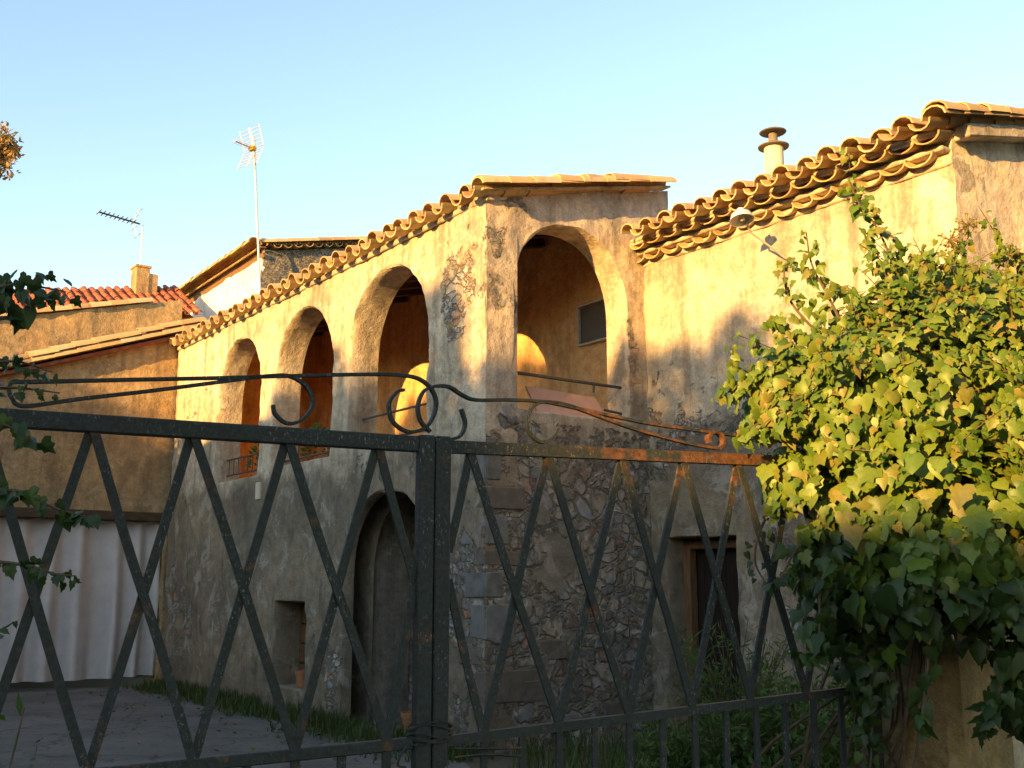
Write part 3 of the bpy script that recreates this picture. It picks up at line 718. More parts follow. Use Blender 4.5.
red = empty('red_roofed_house', uvz(U3 + 2, -3, 0), 'distant house with a red clay roof and a small block chimney', 'house')
p3 = uvz(U3, 0, 0)
h0 = at(0, 324, p3, U); h1 = at(188, 317, p3, U); va, za = (h0 - C0).dot(V), h0.z; vb, zb3 = (h1 - C0).dot(V), h1.z
zE = (za + zb3) / 2; h2 = at(100, 301, uvz(U3 + 1.6, 0, 0), U); rise = max(.15, (h2.z - zE) / 1.6)
sl3 = (zb3 - za) / (vb - va)
e3 = (V + Z * sl3).normalized(); d3 = (U + Z * rise).normalized(); n3 = e3.cross(d3); n3 = n3 if n3.z > 0 else -n3
wall_panel(uvz(U3, 0, 0), V, -U, [(va - 4, 0), (vb + .5, 0), (vb + .5, zb3), (va - 4, za - 4 * sl3)], [], .3, .4, .03, None, None, seed=43).build('front_wall', m_annex, red)
mb = MB(); roof(mb, uvz(U3 - .15, va - 4, za - 4 * sl3), e3, d3, n3, vb - va + 4.5, 1.9, sp=.2, r=.074, rnd=rr)
mb.build('roof', m_redtile, red, ang=40)
mb = MB(); c = uvz(U3, (va + vb) / 2 - 2, za + sl3 * ((vb - va) / 2 - 2)) + d3 * .9 - n3 * .05; mb.box(c, e3, d3, n3, (vb - va) / 2 + 2.2, 1.0, .04); mb.build('roof_boards', m_brownwood, red)
pc = uvz(U3 + 1.5, 0, 0); b1 = at(142, 284, pc, U); t1 = at(140, 268, pc, U); t2 = at(148, 275, pc, U)
mb = MB(); hw = .165; mb.bevbox(Vector((b1.x, b1.y, (b1.z - .5 + t1.z) / 2)) - V * .05, U, V, Z, .2, hw, (t1.z - b1.z + .5) / 2, .015)
mb.bevbox(Vector((b1.x, b1.y, (b1.z - .5 + t2.z) / 2)) + V * .17, U, V, Z, .17, .16, (t2.z - b1.z + .5) / 2, .015)
mb.bevbox(Vector((b1.x, b1.y, t1.z)) - V * .05, U, V, Z, .23, hw + .03, .03, .01)
mb.build('chimney', m_annex, red)
# small yagi aerial on that chimney
bt = Vector((b1.x, b1.y, t1.z + .03)) - V * .07
ae = empty('yagi_aerial', bt, 'small dark rod aerial on a thin mast above the block chimney', 'aerial')
tp = at(137, 224, pc, U); tp = Vector((bt.x, bt.y, tp.z))
mb = MB(); mb.tube([bt - Z * .0, tp], .022, 6); mb.build('mast', m_alu, ae)
e0 = at(99, 212, pc, U); e1 = at(140, 224, pc, U); bm_ = (e1 - e0).normalized(); cr = U
mb = MB(); mb.tube([e0, e1], .022, 6); bo = mb.build('boom', m_rail, ae)
cx = Z.cross(bm_).normalized() * .5 + U * .8; cx.normalize()
for k in range(9):
    mb = MB(); p = e0 + bm_ * ((e1 - e0).length * k / 9.5); mb.tube([p - cx * .2, p + cx * .2], .012, 5); mb.build('director', m_rail, ae)
mb = MB(); p = e0 + bm_ * (e1 - e0).length * .82
for s_ in (-1, 1):
    for dz in (-.35, -.15, .15, .35): mb.tube([p + bm_ * (abs(dz) * .4) + Z * dz * .9 - U * .25, p + bm_ * abs(dz) * .4 + Z * dz * .9 + U * .25], .008, 4)
    mb.tube([p, p + bm_ * .14 + Z * .33 * s_], .012, 4)
mb.build('reflector', m_alu, ae)

# white gabled house over the loggia roof
VW2 = 3.3
wh = empty('white_gabled_house', uvz(8, VW2 + 2, 0), 'white walled house with a tiled slope and dark stone end behind the arcade roof', 'house')
pw_ = uvz(0, VW2, 0)
def au(px, py): h = at(px, py, pw_, V); return (h - C0).dot(U), h.z
ua, za = au(176, 305); ub, zb_ = au(262, 249); sW = (za - zb_) / (ua - ub); zw = lambda u: zb_ + sW * (u - ub)
wall_panel(pw_, U, -V, [(ub, 3), (ua + .4, 3), (ua + .4, zw(ua + .4)), (ub, zb_)], [], .3, .2, .02, None, None, seed=51).build('front_wall', m_white, wh)
pe = uvz(ub, 0, 0)
h = at(352, 246, pe, U); ve, ze = (h - C0).dot(V), h.z
sE = (ze - zb_) / (ve - VW2)
wall_panel(uvz(ub, VW2, 0), V, -U, [(.0, 3), (ve - VW2 + 2, 3), (ve - VW2 + 2, zb_ + sE * (ve - VW2 + 2) - .05), (0, zb_ - .05)], [], .3, .12, .04, lambda v, z: .9, None, seed=52).build('end_wall', m_darkstone, wh)
sdw = (U + Z * sW).normalized(); vdw = (V + Z * sE).normalized(); snw = sdw.cross(vdw); snw = snw if snw.z > 0 else -snw
mb = MB(); Lr = math.hypot(ua - ub, za - zb_) + .6
o_ = uvz(ub - .15, VW2 - .12, zb_ + .04)
for k in range(int(Lr / .36) + 1):
    for j in range(2): mb.tile(o_ + sdw * (.36 * k) + V * (-.10 + .24 * j) + snw * (.03 + rr.uniform(-.015, .015)), sdw, V, snw, .46, .165, .14, True); mb.tile(o_ + sdw * (.36 * k + .1) + V * (.04) - snw * (.12), sdw, V, snw, .46, .12, .10, True)
roof(mb, o_ + V * .3, vdw, sdw, snw, ve - VW2 + 2, Lr, rnd=rr, sp=.27)
for k in range(int((ve - VW2 + 2) / .36)): mb.tile(uvz(ub - .12, VW2 - .1, zb_ + .08) + vdw * .36 * k, (vdw + U * rr.uniform(-.03, .03)).normalized(), sdw, snw, .46, .13, .11, True)
wrf = mb.build('roof', m_tile, wh, ang=40)
mb = MB(); mb.bevbox(uvz(ub, VW2 - .03, zb_) + sdw * (Lr / 2 - .15) - snw * .0, sdw, V, snw, Lr / 2, .07, .02, .008); mb.bevbox(uvz(ub, VW2 - .02, zb_) + sdw * (Lr / 2 - .1) - snw * .17, sdw, V, snw, Lr / 2, .03, .06, .008)
mb.build('eaves_board', m_brownwood, wrf)
# lattice aerial on a mast in front of the white house corner
mbase = at(261, 300, uvz(0, VW2 - .22, 0), V); pm = mbase.copy()
ta = empty('television_aerial', Vector((pm.x, pm.y, 6.2)), 'tall mast with a pale lattice panel aerial beside the white gabled house', 'aerial')
top = at(254, 138, pm, V)
mb = MB(); mb.tube([Vector((pm.x, pm.y, 6.2)), Vector((pm.x, pm.y, 7.6)), Vector((top.x, top.y, top.z))], .026, 8); mb.build('mast', m_alu, ta)
mb = MB(); mb.tube([Vector((pm.x, pm.y, 7.6)), Vector((pm.x, pm.y, 7.6)) + V * .2], .02, 6); mb.build('wall_bracket', m_zinc, ta); mb = MB(); mb.tube([Vector((pm.x, pm.y, 6.9)), Vector((pm.x, pm.y, 6.9)) + V * .2], .02, 6); mb.build('wall_bracket', m_zinc, ta)
ex = (at(272, 150, pm, V) - at(240, 148, pm, V)); exn = Vector((1, 0.15, 0)).normalized()
ctr = at(256, 150, pm, V); fwd = Vector((-.7, -.7, .1)).normalized(); sid = Vector((.7, -.7, -.1)).normalized()
pxm = F / pm.y                                           # px per metre at the mast
for s_ in (-1, 1):
    mb = MB()
    for tilt, sg in ((.35, 1), (.35, -1)):
        vv = (Z * sg + fwd * tilt).normalized()
        for k in range(6): q = ctr - fwd * -.05 + vv * (.03 + .085 * k); mb.tube([q + sid * (s_ * .03), q + sid * (s_ * .42)], .008, 4)
        for wv in (.03, .42): mb.tube([ctr + sid * s_ * wv + vv * .03 + fwd * .05, ctr + sid * s_ * wv + vv * .5 + fwd * .05], .009, 4)
    mb.build('reflector', m_alu, ta)
mb = MB(); mb.tube([ctr, ctr + fwd * .55], .018, 6); mb.build('boom', m_alu, ta)
for k in range(6):
    mb = MB(); q = ctr + fwd * (.22 + .065 * k); mb.tube([q - sid * .14, q + sid * .14], .008, 4); mb.tube([q - sid * .1 + Z * .05, q + sid * .1 + Z * .05], .006, 4); mb.build('director', m_alu, ta)
mb = MB(); mb.bevbox(ctr + fwd * .1, fwd, sid, Z, .06, .1, .05, .012); mb.build('dipole_box', m_yellow, ta)

# ---------------------------------------------------------------- gate
GP = Vector((-.274, 4.0, 0)); G = Vector((.888, .46, 0)).normalized(); GN = Vector((G.y, -G.x, 0))
def gp(px, py, off=0): return at(px, py, GP + GN * off, GN)
def gq(t, z, off=0): return GP + G * t + Z * z + GN * off
def cat(pts, n=8):
    P = [Vector(p) for p in pts]; P = [P[0] * 2 - P[1]] + P + [P[-1] * 2 - P[-2]]; out = []
    for i in range(1, len(P) - 2):
        for k in range(n):
            t = k / n; a, b, c, d = P[i - 1:i + 3]
            out.append(.5 * ((2 * b) + (c - a) * t + (2 * a - 5 * b + 4 * c - d) * t * t + (3 * b - a - 3 * c + d) * t ** 3))
    out.append(P[-2]); return out
def part(mb, name, parent, rust=0., mat=None, ang=None, fn=None):
    mb.at = {'rust': [fn(p) if fn else rust for p in mb.v]}
    return mb.build(name, mat or m_iron, parent, ang=ang)
def bar(a, b, wd=.030, th=.012, off=0.):
    mb = MB(); w_ = random.Random(int(a.x * 9999)); mb.flat(cat([a] + [a + (b - a) * k / 3 + G * w_.uniform(-.004, .004) for k in (1, 2)] + [b], 4), GN, th, wd); return mb
def ribbon(pts, wd=.022, th=.011): mb = MB(); mb.flat(cat(pts), GN, wd, th); return mb
leafL = empty('gate_leaf', gq(-1.1, 0), 'dark lattice iron gate leaf with long flat scrollwork on top of its straight rail', 'gate')
leafR = empty('gate_leaf', gq(1.1, 0), 'lattice iron gate leaf with a rusty orange top rail running into the ivy', 'gate')
rustR = lambda p: max(-.1, min(.17, ((p - GP).dot(G) - .35) * .4))
# left leaf
tl = -2.25
mb = MB(); mb.bevbox((gq(tl, 2.108) + gq(-.085, 2.112)) / 2, G, GN, Z, (-.085 - tl) / 2, .02, .029, .004); part(mb, 'top_rail', leafL, -.02)
mb = MB(); mb.bevbox((gq(tl, 1.0) + gq(-.085, 1.055)) / 2, (gq(-.085, 1.055) - gq(tl, 1.0)).normalized(), GN, Z, (-.085 - tl) / 2, .015, .02, .004); part(mb, 'bottom_rail', leafL, .05)
mb = MB(); mb.bevbox(gq(-.052, 1.08), G, GN, Z, .031, .022, 1.065, .005); part(mb, 'stile', leafL, .04)
mb = MB(); mb.bevbox(gq(tl - .03, 1.1), G, GN, Z, .03, .022, 1.06, .005); part(mb, 'stile', leafL, .04)
tn = [-2.18 + .325 * k for k in range(7)]; bn = [t + (.06 if k < 5 else .05) for k, t in enumerate(tn)]
tn = [-2.175, -1.852, -1.53, -1.211, -.896, -.573, -.238]; bn = [-2.12, -1.80, -1.475, -1.155, -.838, -.506, -.181]
zt_l = lambda t: 2.105; zb_l = lambda t: 1.02 + (t + 1.5) * .03
for i in range(6):
    part(bar(gq(tn[i], zt_l(0), .006), gq(bn[i + 1], zb_l(bn[i + 1]), .006)), 'lattice_bar', leafL, .03)
    part(bar(gq(tn[i + 1], zt_l(0), -.007), gq(bn[i], zb_l(bn[i]), -.007)), 'lattice_bar', leafL, .03)
part(bar(gq(tn[6], 2.105), gq(-.09, 1.62)), 'lattice_bar', leafL, .03); part(bar(gq(-.09, 1.60), gq(bn[6], 1.06)), 'lattice_bar', leafL, .05)
for k in range(13):
    t = bn[0] + .1615 * k
    mb = MB(); mb.flat([gq(t, .12), gq(t, 1.035)], GN, .012, .03); part(mb, 'upright', leafL, .05)
mb = MB(); mb.bevbox(gq((tl - .085) / 2, .12), G, GN, Z, (-.085 - tl) / 2, .015, .02, .004); part(mb, 'kick_rail', leafL, .06)
part(ribbon([gp(14, 402), gp(9, 391), gp(13, 382), gp(30, 382), gp(120, 380), gp(220, 378), gp(330, 375), gp(398, 375), gp(424, 382), gp(436, 401), gp(429, 424), gp(410, 432), gp(393, 422), gp(389, 404), gp(397, 392), gp(404, 390)]), 'scroll', leafL, .02)
part(ribbon([gp(12, 398), gp(16, 404), gp(30, 406), gp(80, 399), (gp(150, 391)), gp(220, 382), gp(268, 376), gp(292, 377), gp(309, 390), gp(312, 407), gp(300, 421), gp(286, 423), gp(275, 414), gp(273, 405)]), 'scroll', leafL, .02)
part(ribbon([gp(436, 386), gp(424, 391), gp(418, 405), gp(420, 420), gp(430, 432)]), 'scroll', leafL, .02)
# right leaf
tr_ = 2.08
ztr = lambda t: 2.108 + .018 * (t - .05); zbr = lambda t: 1.055 + .046 * (t - .05)
mb = MB(); d_ = (gq(tr_, ztr(tr_)) - gq(.04, ztr(.04))).normalized(); mb.bevbox(gq(1.06, ztr(1.06)), d_, GN, Z, 1.02, .02, .023, .004)
# split the rail so that rust can vary along it
b_ = MB(); b_.flat([gq(.04 + (tr_ - .04) * k / 24, ztr(.04 + (tr_ - .04) * k / 24)) for k in range(25)], GN, .04, .046); part(b_, 'top_rail', leafR, fn=rustR)
b_ = MB(); b_.flat([gq(.04 + (tr_ - .04) * k / 8, zbr(.04 + (tr_ - .04) * k / 8)) for k in range(9)], GN, .03, .034); part(b_, 'bottom_rail', leafR, .0)
mb = MB(); mb.bevbox(gq(.014, 1.09), G, GN, Z, .030, .022, 1.055, .005); part(mb, 'stile', leafR, .02)
mb = MB(); mb.bevbox(gq(tr_ + .03, 1.13), G, GN, Z, .03, .022, 1.05, .005); part(mb, 'stile', leafR, .02)
tn = [.13, .467, .812, 1.115, 1.406, 1.71, 2.02]; bn = [.194, .508, .822, 1.126, 1.423, 1.728, 2.03]
rl = lambda p: rustR(p) * .5 if p.z > 1.98 else .0
for i in range(6):
    part(bar(gq(tn[i], ztr(tn[i]) - .02, .006), gq(bn[i + 1], zbr(bn[i + 1]), .006)), 'lattice_bar', leafR, fn=rl)
    part(bar(gq(tn[i + 1], ztr(tn[i + 1]) - .02, -.007), gq(bn[i], zbr(bn[i]), -.007)), 'lattice_bar', leafR, fn=rl)
part(bar(gq(tn[0], ztr(.1) - .02), gq(.045, 1.72)), 'lattice_bar', leafR); part(bar(gq(.045, 1.62), gq(bn[0], zbr(.2))), 'lattice_bar', leafR, .04)
for k in range(12):
    t = .194 + .157 * k; mb = MB(); mb.flat([gq(t, .1), gq(t, zbr(t))], GN, .012, .026); part(mb, 'upright', leafR, .0)
b_ = MB(); b_.flat([gq(.04, .1), gq(tr_, .1)], GN, .03, .034); part(b_, 'kick_rail', leafR, .05)
part(ribbon([gp(437, 386), gp(449, 387), gp(462, 395), gp(476, 400), gp(510, 400), gp(545, 402), gp(580, 409), gp(640, 422), gp(700, 431), gp(780, 441), gp(850, 452)]), 'scroll', leafR, fn=rustR)
part(ribbon([gp(720, 449), gp(690, 444), gp(640, 431), gp(600, 417), gp(570, 406), gp(548, 402), gp(534, 406), gp(527, 419), gp(530, 434), gp(541, 442), gp(552, 438), gp(558, 428)]), 'scroll', leafR, fn=rustR)
part(ribbon([gp(449, 440), gp(460, 436), gp(465, 424), gp(461, 409)]), 'scroll', leafR, -.05)
part(ribbon([gp(709, 443), gp(708, 436), gp(714, 432), gp(721, 436), gp(723, 444), gp(719, 448)], .03, .012), 'scroll', leafR, .25)
# wire that ties the leaves together
mb = MB(); wr_ = random.Random(2)
for k in range(6):
    z = 1.05 + .012 * k + wr_.uniform(-.01, .01); pts = []
    for a in range(15):
        an = 2 * math.pi * a / 14
        pts.append(gq(-.02 + .085 * math.cos(an), z + .012 * math.sin(an * 2 + k), .033 * math.sin(an)))
    mb.tube(pts, .004, 5)
mb.tube(cat([gq(-.11, 1.06, .03), gq(-.14, 1.03, .04), gq(-.15, .99, .03), gq(-.12, .98, .03)]), .004, 5)
for k in range(2): mb.tube(cat([gq(.06, 1.0 + .03 * k, .03), gq(.2, 1.0 + .02 * k, .025), gq(.33, .985 + .03 * k, .03)]), .005, 5)
tag(part(mb, 'binding_wire', None, .1), 'rusty wire wound round the two gate stiles where the leaves meet', 'wire')

# ---------------------------------------------------------------- pillar and garden wall
pl = empty('gate_pillar', atd(940, 700, 5.15) * 1.0, 'ochre rendered gate pillar under the overhanging ivy', 'pillar')
pl.location.z = 0
pcx = atd(937, 700, 5.15); pcx.z = 0
hd_ = (G * .985 + GN * -.17).normalized(); hn = Vector((hd_.y, -hd_.x, 0))
mb = MB(); mb.bevbox(pcx + Z * .95, hd_, hn, Z, .245, .24, .95, .05); part(mb, 'shaft', pl, mat=m_pillar)
mb = MB(); mb.bevbox(pcx + Z * 1.94, hd_, hn, Z, .29, .285, .04, .015); part(mb, 'cap', pl, mat=m_pillar)
gw = MB(); c = pcx + hd_ * 2.2 - hn * .12; gw.bevbox(c + Z * .85, hd_, hn, Z, 1.94, .1, .85, .03)
tag(gw.build('garden_wall', m_wing), 'grey rendered garden wall running off behind the ochre pillar', 'wall')

# ---------------------------------------------------------------- leaves
IVY2 = [(0, 0), (.13, .13), (.36, .16), (.54, -.04), (.55, -.26), (.47, -.46), (.27, -.72), (0, -1.02), (-.27, -.72), (-.47, -.46), (-.55, -.26), (-.54, -.04), (-.36, .16), (-.13, .13)]
IVY3 = [(0, 0), (.12, .12), (.40, .14), (.56, -.10), (.42, -.30), (.45, -.50), (.23, -.66), (0, -1.08), (-.23, -.66), (-.45, -.50), (-.42, -.30), (-.56, -.10), (-.40, .14), (-.12, .12)]
IVY = [(0, 0), (.14, .10), (.42, .12), (.62, -.12), (.36, -.34), (.44, -.58), (.18, -.66), (0, -1.05), (-.18, -.66), (-.44, -.58), (-.36, -.34), (-.62, -.12), (-.42, .12), (-.14, .10)]
def ivy_leaf(mb, p, nrm, tip, s, r, lob=1.0):
    nrm = nrm.normalized(); t = tip - nrm * tip.dot(nrm)
    if t.length < 1e-4: return
    t.normalize(); x = t.cross(nrm); cup = r.uniform(.02, .28); bend = r.uniform(-.05, .3); ml = r.uniform(.8, 1.15) * lob
    vs_ = [p + t * (.3 * s) + nrm * (.06 * s)]
    k_ = r.random(); shp = IVY2 if k_ < .22 else IVY3 if k_ < .75 else IVY
    for (a, b) in shp:
        vs_.append(p + x * (a * s * ml) + t * (-b * s) - nrm * (s * (cup * abs(a) * 1.1 + bend * b * b * .6)))
    n = len(IVY); mb.add(vs_, [(0, 1 + k, 1 + (k + 1) % n) for k in range(n)])
def lance(mb, p, d, nrm, L, wd):
    x = d.cross(nrm)
    if x.length < 1e-4: return
    x.normalize(); mb.add([p, p + d * (L * .45) + x * wd, p + d * L - nrm * L * .15, p + d * (L * .45) - x * wd], [(0, 1, 2), (0, 2, 3)])
def rvec(r): 
    while True:
        v = Vector((r.uniform(-1, 1), r.uniform(-1, 1), r.uniform(-1, 1)))
        if .05 < v.length < 1: return v.normalized()

# the big ivy over the pillar
r = random.Random(21)
ivy = empty('ivy', Vector((1.75, 5.0, 0)), 'large sunlit ivy spilling over the ochre gate pillar', 'ivy')
BL = [(915, 400, 4.75, .56, .5, .50), (838, 408, 4.7, .36, .38, .36), (1010, 400, 4.8, .60, .5, .55), (905, 338, 4.85, .40, .36, .24), (970, 322, 4.95, .34, .3, .22), (1050, 352, 5.0, .4, .35, .24), (790, 395, 4.65, .22, .22, .22),
      (870, 510, 4.75, .40, .42, .40), (960, 520, 4.6, .5, .48, .45), (1060, 520, 4.7, .45, .5, .6), (835, 580, 4.8, .2, .28, .36), (905, 588, 4.6, .26, .34, .25), (1010, 600, 4.55, .26, .34, .3), (860, 650, 4.9, .12, .2, .3), (1022, 680, 4.55, .11, .15, .22), (790, 470, 4.75, .14, .2, .2), (985, 370, 5.1, .5, .25, .42), (900, 350, 5.1, .3, .2, .3)]
BLW = [(atd(a, b, d), rx * .93, ry * .93, rz_ * .93) for a, b, d, rx, ry, rz_ in BL]
def inside(p, skip, k=.86):
    for i, (c, rx, ry, rz_) in enumerate(BLW):
        if i != skip:
            q = p - c
            if (q.x / rx) ** 2 + (q.y / ry) ** 2 + (q.z / rz_) ** 2 < k * k: return True
    return False
ml_ = MB(); mdk = MB()  # mdk takes the lower leaves, coloured darker for shade
def bump_at(d, i): return .97 + .36 * noise.noise(d * 2.3 + Vector((i * 3.1, 0, 0))) + .2 * noise.noise(d * 6 + Vector((i, 5, 0)))
for i, (c, rx, ry, rz_) in enumerate(BLW):
    area = rx * rz_ + rx * ry + ry * rz_
    for k in range(int(area * (6500 if c.z > 2.35 else 3600))):
        d = rvec(r)
        if d.y > .35: continue
        lay = 1.0 if r.random() < .5 else r.uniform(.4, .92)
        f = bump_at(d, i) * lay * r.uniform(.94, 1.06)
        p = c + Vector((d.x * rx, d.y * ry, d.z * rz_)) * f
        if inside(p, i, .86 if lay > .92 else .45): continue
        if lay > .8 and noise.noise(p * 5.5) < -.14: continue
        nrm = Vector((d.x / rx, d.y / ry, d.z / rz_)).normalized()
        nrm = (nrm * .8 + Vector((-.15, -.35, .25)) + rvec(r) * .5).normalized()
        tip = Vector((r.uniform(-.5, .5), -.25, -1)) + nrm * .1 + rvec(r) * .3
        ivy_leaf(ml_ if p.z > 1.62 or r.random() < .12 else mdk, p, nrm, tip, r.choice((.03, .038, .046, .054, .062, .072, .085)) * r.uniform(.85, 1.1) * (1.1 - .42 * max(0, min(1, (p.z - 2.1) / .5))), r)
stems = MB()
def tendril(pix, depth, n, s0, s1, up=0., mbt=None, spread=.07):
    P = cat([atd(a, b, depth + (k * .0)) for k, (a, b) in enumerate(pix)], 10); stems.tube(P, .008, 5, .003)
    for k in range(n):
        t = k / n; q = P[min(len(P) - 1, int(t * (len(P) - 1)))]
        nrm = (Vector((-.4, -.8, .2)) + rvec(r) * .8).normalized(); tip = Vector((0, 0, -1)) + rvec(r) * .7
        sz = s0 + (s1 - s0) * t
        ivy_leaf(mbt or ml_, q + rvec(r) * spread * (1 - .6 * t), nrm, tip, sz * r.uniform(.8, 1.25), r, .8)
tendril([(905, 310), (895, 270), (878, 230), (860, 205), (849, 180)], 4.75, 95, .07, .03, spread=.10)
tendril([(850, 340), (830, 300), (812, 265), (806, 232)], 4.7, 55, .065, .03, spread=.09)
tendril([(850, 360), (815, 330), (790, 300), (784, 270), (790, 262)], 4.7, 45, .06, .03)
tendril([(830, 390), (800, 345), (778, 325), (766, 322)], 4.65, 45, .06, .035)
tendril([(800, 400), (765, 385), (740, 385), (728, 392)], 4.6, 45, .07, .04)
tendril([(800, 420), (770, 420), (748, 430), (742, 445)], 4.55, 40, .07, .045)
tendril([(940, 300), (985, 285), (1000, 265), (1010, 250)], 4.95, 50, .06, .03, spread=.1)
tendril([(960, 300), (955, 265), (962, 245)], 4.95, 40, .06, .03, spread=.1)
tendril([(905, 300), (912, 270), (925, 258)], 4.9, 40, .06, .03, spread=.1)
tendril([(830, 520), (800, 545), (785, 570), (775, 590)], 4.6, 22, .08, .05, mbt=mdk)
tendril([(850, 540), (822, 580), (818, 640), (800, 660)], 4.5, 50, .08, .05, mbt=mdk)
tendril([(800, 470), (765, 520), (755, 560), (770, 590)], 4.75, 34, .05, .025, mbt=mdk)
tendril([(930, 640), (925, 690), (922, 720), (926, 735)], 4.45, 11, .09, .07, mbt=mdk, spread=.03)
tendril([(1005, 650), (1000, 690), (990, 715), (985, 740)], 4.45, 26, .08, .06, mbt=mdk, spread=.05)
tendril([(880, 640), (872, 690), (872, 740), (868, 790)], 4.8, 60, .06, .05, mbt=mdk, spread=.09)
outer = [v for v in ml_.v[::15] if v.z > 2.0 and not (v.z > 2.6 and v.x < 1.55)]
for k in range(330):
    a = outer[r.randrange(len(outer))]; d = (Vector((r.uniform(-.7, .5), -.25, r.uniform(-.1, 1.0)))).normalized(); L = r.uniform(.08, .36)
    P = [a + d * (L * t / 4) - Z * (.03 * (t / 4) ** 2) for t in range(5)]; stems.tube(P, .0035, 4, .0015)
    for j in range(int(7 + L * 30)):
        t = r.random(); ivy_leaf(ml_, P[0] + (P[4] - P[0]) * t + rvec(r) * .03, (Vector((-.4, -.8, .2)) + rvec(r) * .8).normalized(), Vector((0, 0, -1)) + rvec(r) * .7, r.uniform(.03, .06) * (1.2 - .5 * t), r, .8)
ml_.build('foliage', m_ivy, ivy, smooth=True); mdk.build('shade_toned_foliage', m_ivyd, ivy, smooth=True)
for k in range(16):
    a = Vector((1.45 + r.uniform(-.3, .5), 5.05 + r.uniform(-.2, .1), 0)); b = atd(r.uniform(820, 1000), r.uniform(380, 560), 4.95)
    stems.tube(cat([a, a + Z * .7 + rvec(r) * .12, (a + b) / 2 + rvec(r) * .15, b]), .014, 5, .005)
stems.build('stems', m_stem, ivy)
for (a, b, d) in ((968, 225, 4.9), (950, 240, 4.9), (1000, 300, 4.7), (1012, 370, 4.5), (1005, 360, 4.5), (990, 365, 4.5), (940, 335, 4.6), (965, 345, 4.55), (1008, 255, 4.9), (920, 262, 4.8), (890, 300, 4.7), (1015, 330, 4.55), (978, 310, 4.7)):
    c = atd(a, b, d); um = MB()
    for k in range(40):
        dv = rvec(r); q = c + dv * r.uniform(.035, .06); s = r.uniform(.005, .009); um.tube([c, q], .0015, 3, cap=False)
        um.add([q + Vector(v) * s for v in ((1, 0, 0), (-1, 0, 0), (0, 1, 0), (0, -1, 0), (0, 0, 1), (0, 0, -1))], [(0, 2, 4), (2, 1, 4), (1, 3, 4), (3, 0, 4), (2, 0, 5), (1, 2, 5), (3, 1, 5), (0, 3, 5)])
    um.build('flower_head', m_umbel, ivy)

# ivy on the other gate pillar, reaching into the picture
lp_ = gq(tl - .32, 0)
mb = MB(); mb.bevbox(lp_ + Z * .98, G, GN, Z, .22, .22, .98, .04); tag(mb.build('gate_pillar', m_pillar), 'ochre gate pillar at the outer end of the dark gate leaf', 'pillar')
iv2 = empty('ivy', gq(tl - .2, 0), 'dark green ivy sprays trailing in from the gate post at the picture edge', 'ivy')
stems = MB(); sp_ = MB()
def spray(pix, depth, n, s0, s1, spread=.04):
    P = cat([atd(a, b, depth) for a, b in pix], 10); stems.tube(P, .006, 5, .002)
    for k in range(n):
        t = (k + .5) / n; q = P[min(len(P) - 1, int(t * (len(P) - 1)))]
        nrm = (Vector((.1, -.8, .25)) + rvec(r) * .7).normalized(); tip = Vector((.3, 0, -1)) + rvec(r) * .7
        ivy_leaf(sp_, q + rvec(r) * spread, nrm, tip, (s0 + (s1 - s0) * t) * r.uniform(.8, 1.25), r, .85)
D2 = 2.85
spray([(-90, 330), (-30, 300), (10, 285), (40, 287), (66, 292)], D2, 46, .06, .03, .04)
spray([(-90, 300), (-30, 295), (0, 300), (12, 318)], D2, 22, .06, .05, .04)
spray([(-60, 360), (-10, 362), (20, 362), (52, 372)], D2, 22, .035, .025, .02)
spray([(-60, 380), (-10, 388), (20, 388), (60, 393)], D2, 20, .035, .018, .02)
spray([(-60, 400), (-20, 410), (5, 425), (22, 432), (36, 444)], D2, 14, .05, .04, .02)
spray([(-60, 470), (-10, 488), (22, 492), (50, 506), (75, 514), (100, 520)], D2, 24, .06, .035, .02)
spray([(-60, 570), (-10, 562), (30, 566), (55, 574), (76, 576)], D2, 24, .04, .025, .02)
spray([(-60, 660), (-30, 640), (0, 630), (14, 622)], D2, 6, .03, .02, .02)
for k in range(420):
    d = rvec(r); q = gq(tl - .3, 1.75) + Vector((d.x * .36, d.y * .34, d.z * .5)); 
    if q.x > -1.75: continue
    ivy_leaf(sp_, q, (d + Vector((0, -.3, .2)) + rvec(r) * .5), Vector((0, 0, -1)) + rvec(r) * .4, r.uniform(.05, .09), r)
for k in range(5): stems.tube(cat([lp_ + GN * .22 + G * r.uniform(-.2, .25), lp_ + GN * .25 + G * r.uniform(-.2, .25) + Z * .8, lp_ + GN * .25 + G * r.uniform(-.1, .3) + Z * 1.8]), .012, 5, .006)
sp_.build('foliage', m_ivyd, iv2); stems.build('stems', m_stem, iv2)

# ---------------------------------------------------------------- grass and undergrowth
gm = MB()
def blade(mb, p, h, r, wd=.006):
    a = r.uniform(0, 2 * math.pi); s = Vector((math.cos(a), math.sin(a), 0)); l = Vector((math.cos(a + 1.6), math.sin(a + 1.6), 0)) * h * r.uniform(.1, .6)
    mb.add([p - s * wd, p + s * wd, p + Z * h * .6 + l * .4 + s * wd * .6, p + Z * h * .6 + l * .4 - s * wd * .6, p + Z * h + l], [(0, 1, 2, 3), (3, 2, 4)])
for k in range(6500):
    u = r.uniform(-.2, 9.1); wv = .62 + .3 * noise.noise(Vector((u * 1.2, 0, 0))) + .25 * max(0, (4 - u) / 4)
    v = -abs(r.gauss(0, .5)) * wv
    if v < -wv * 1.1 or noise.noise(Vector((u * 2.3, v * 4, 3))) < -.12 - .3 * r.random(): continue
    blade(gm, uvz(u, v, -.01), r.uniform(.05, .2) * (1.2 + v / wv * .6), r, .008)
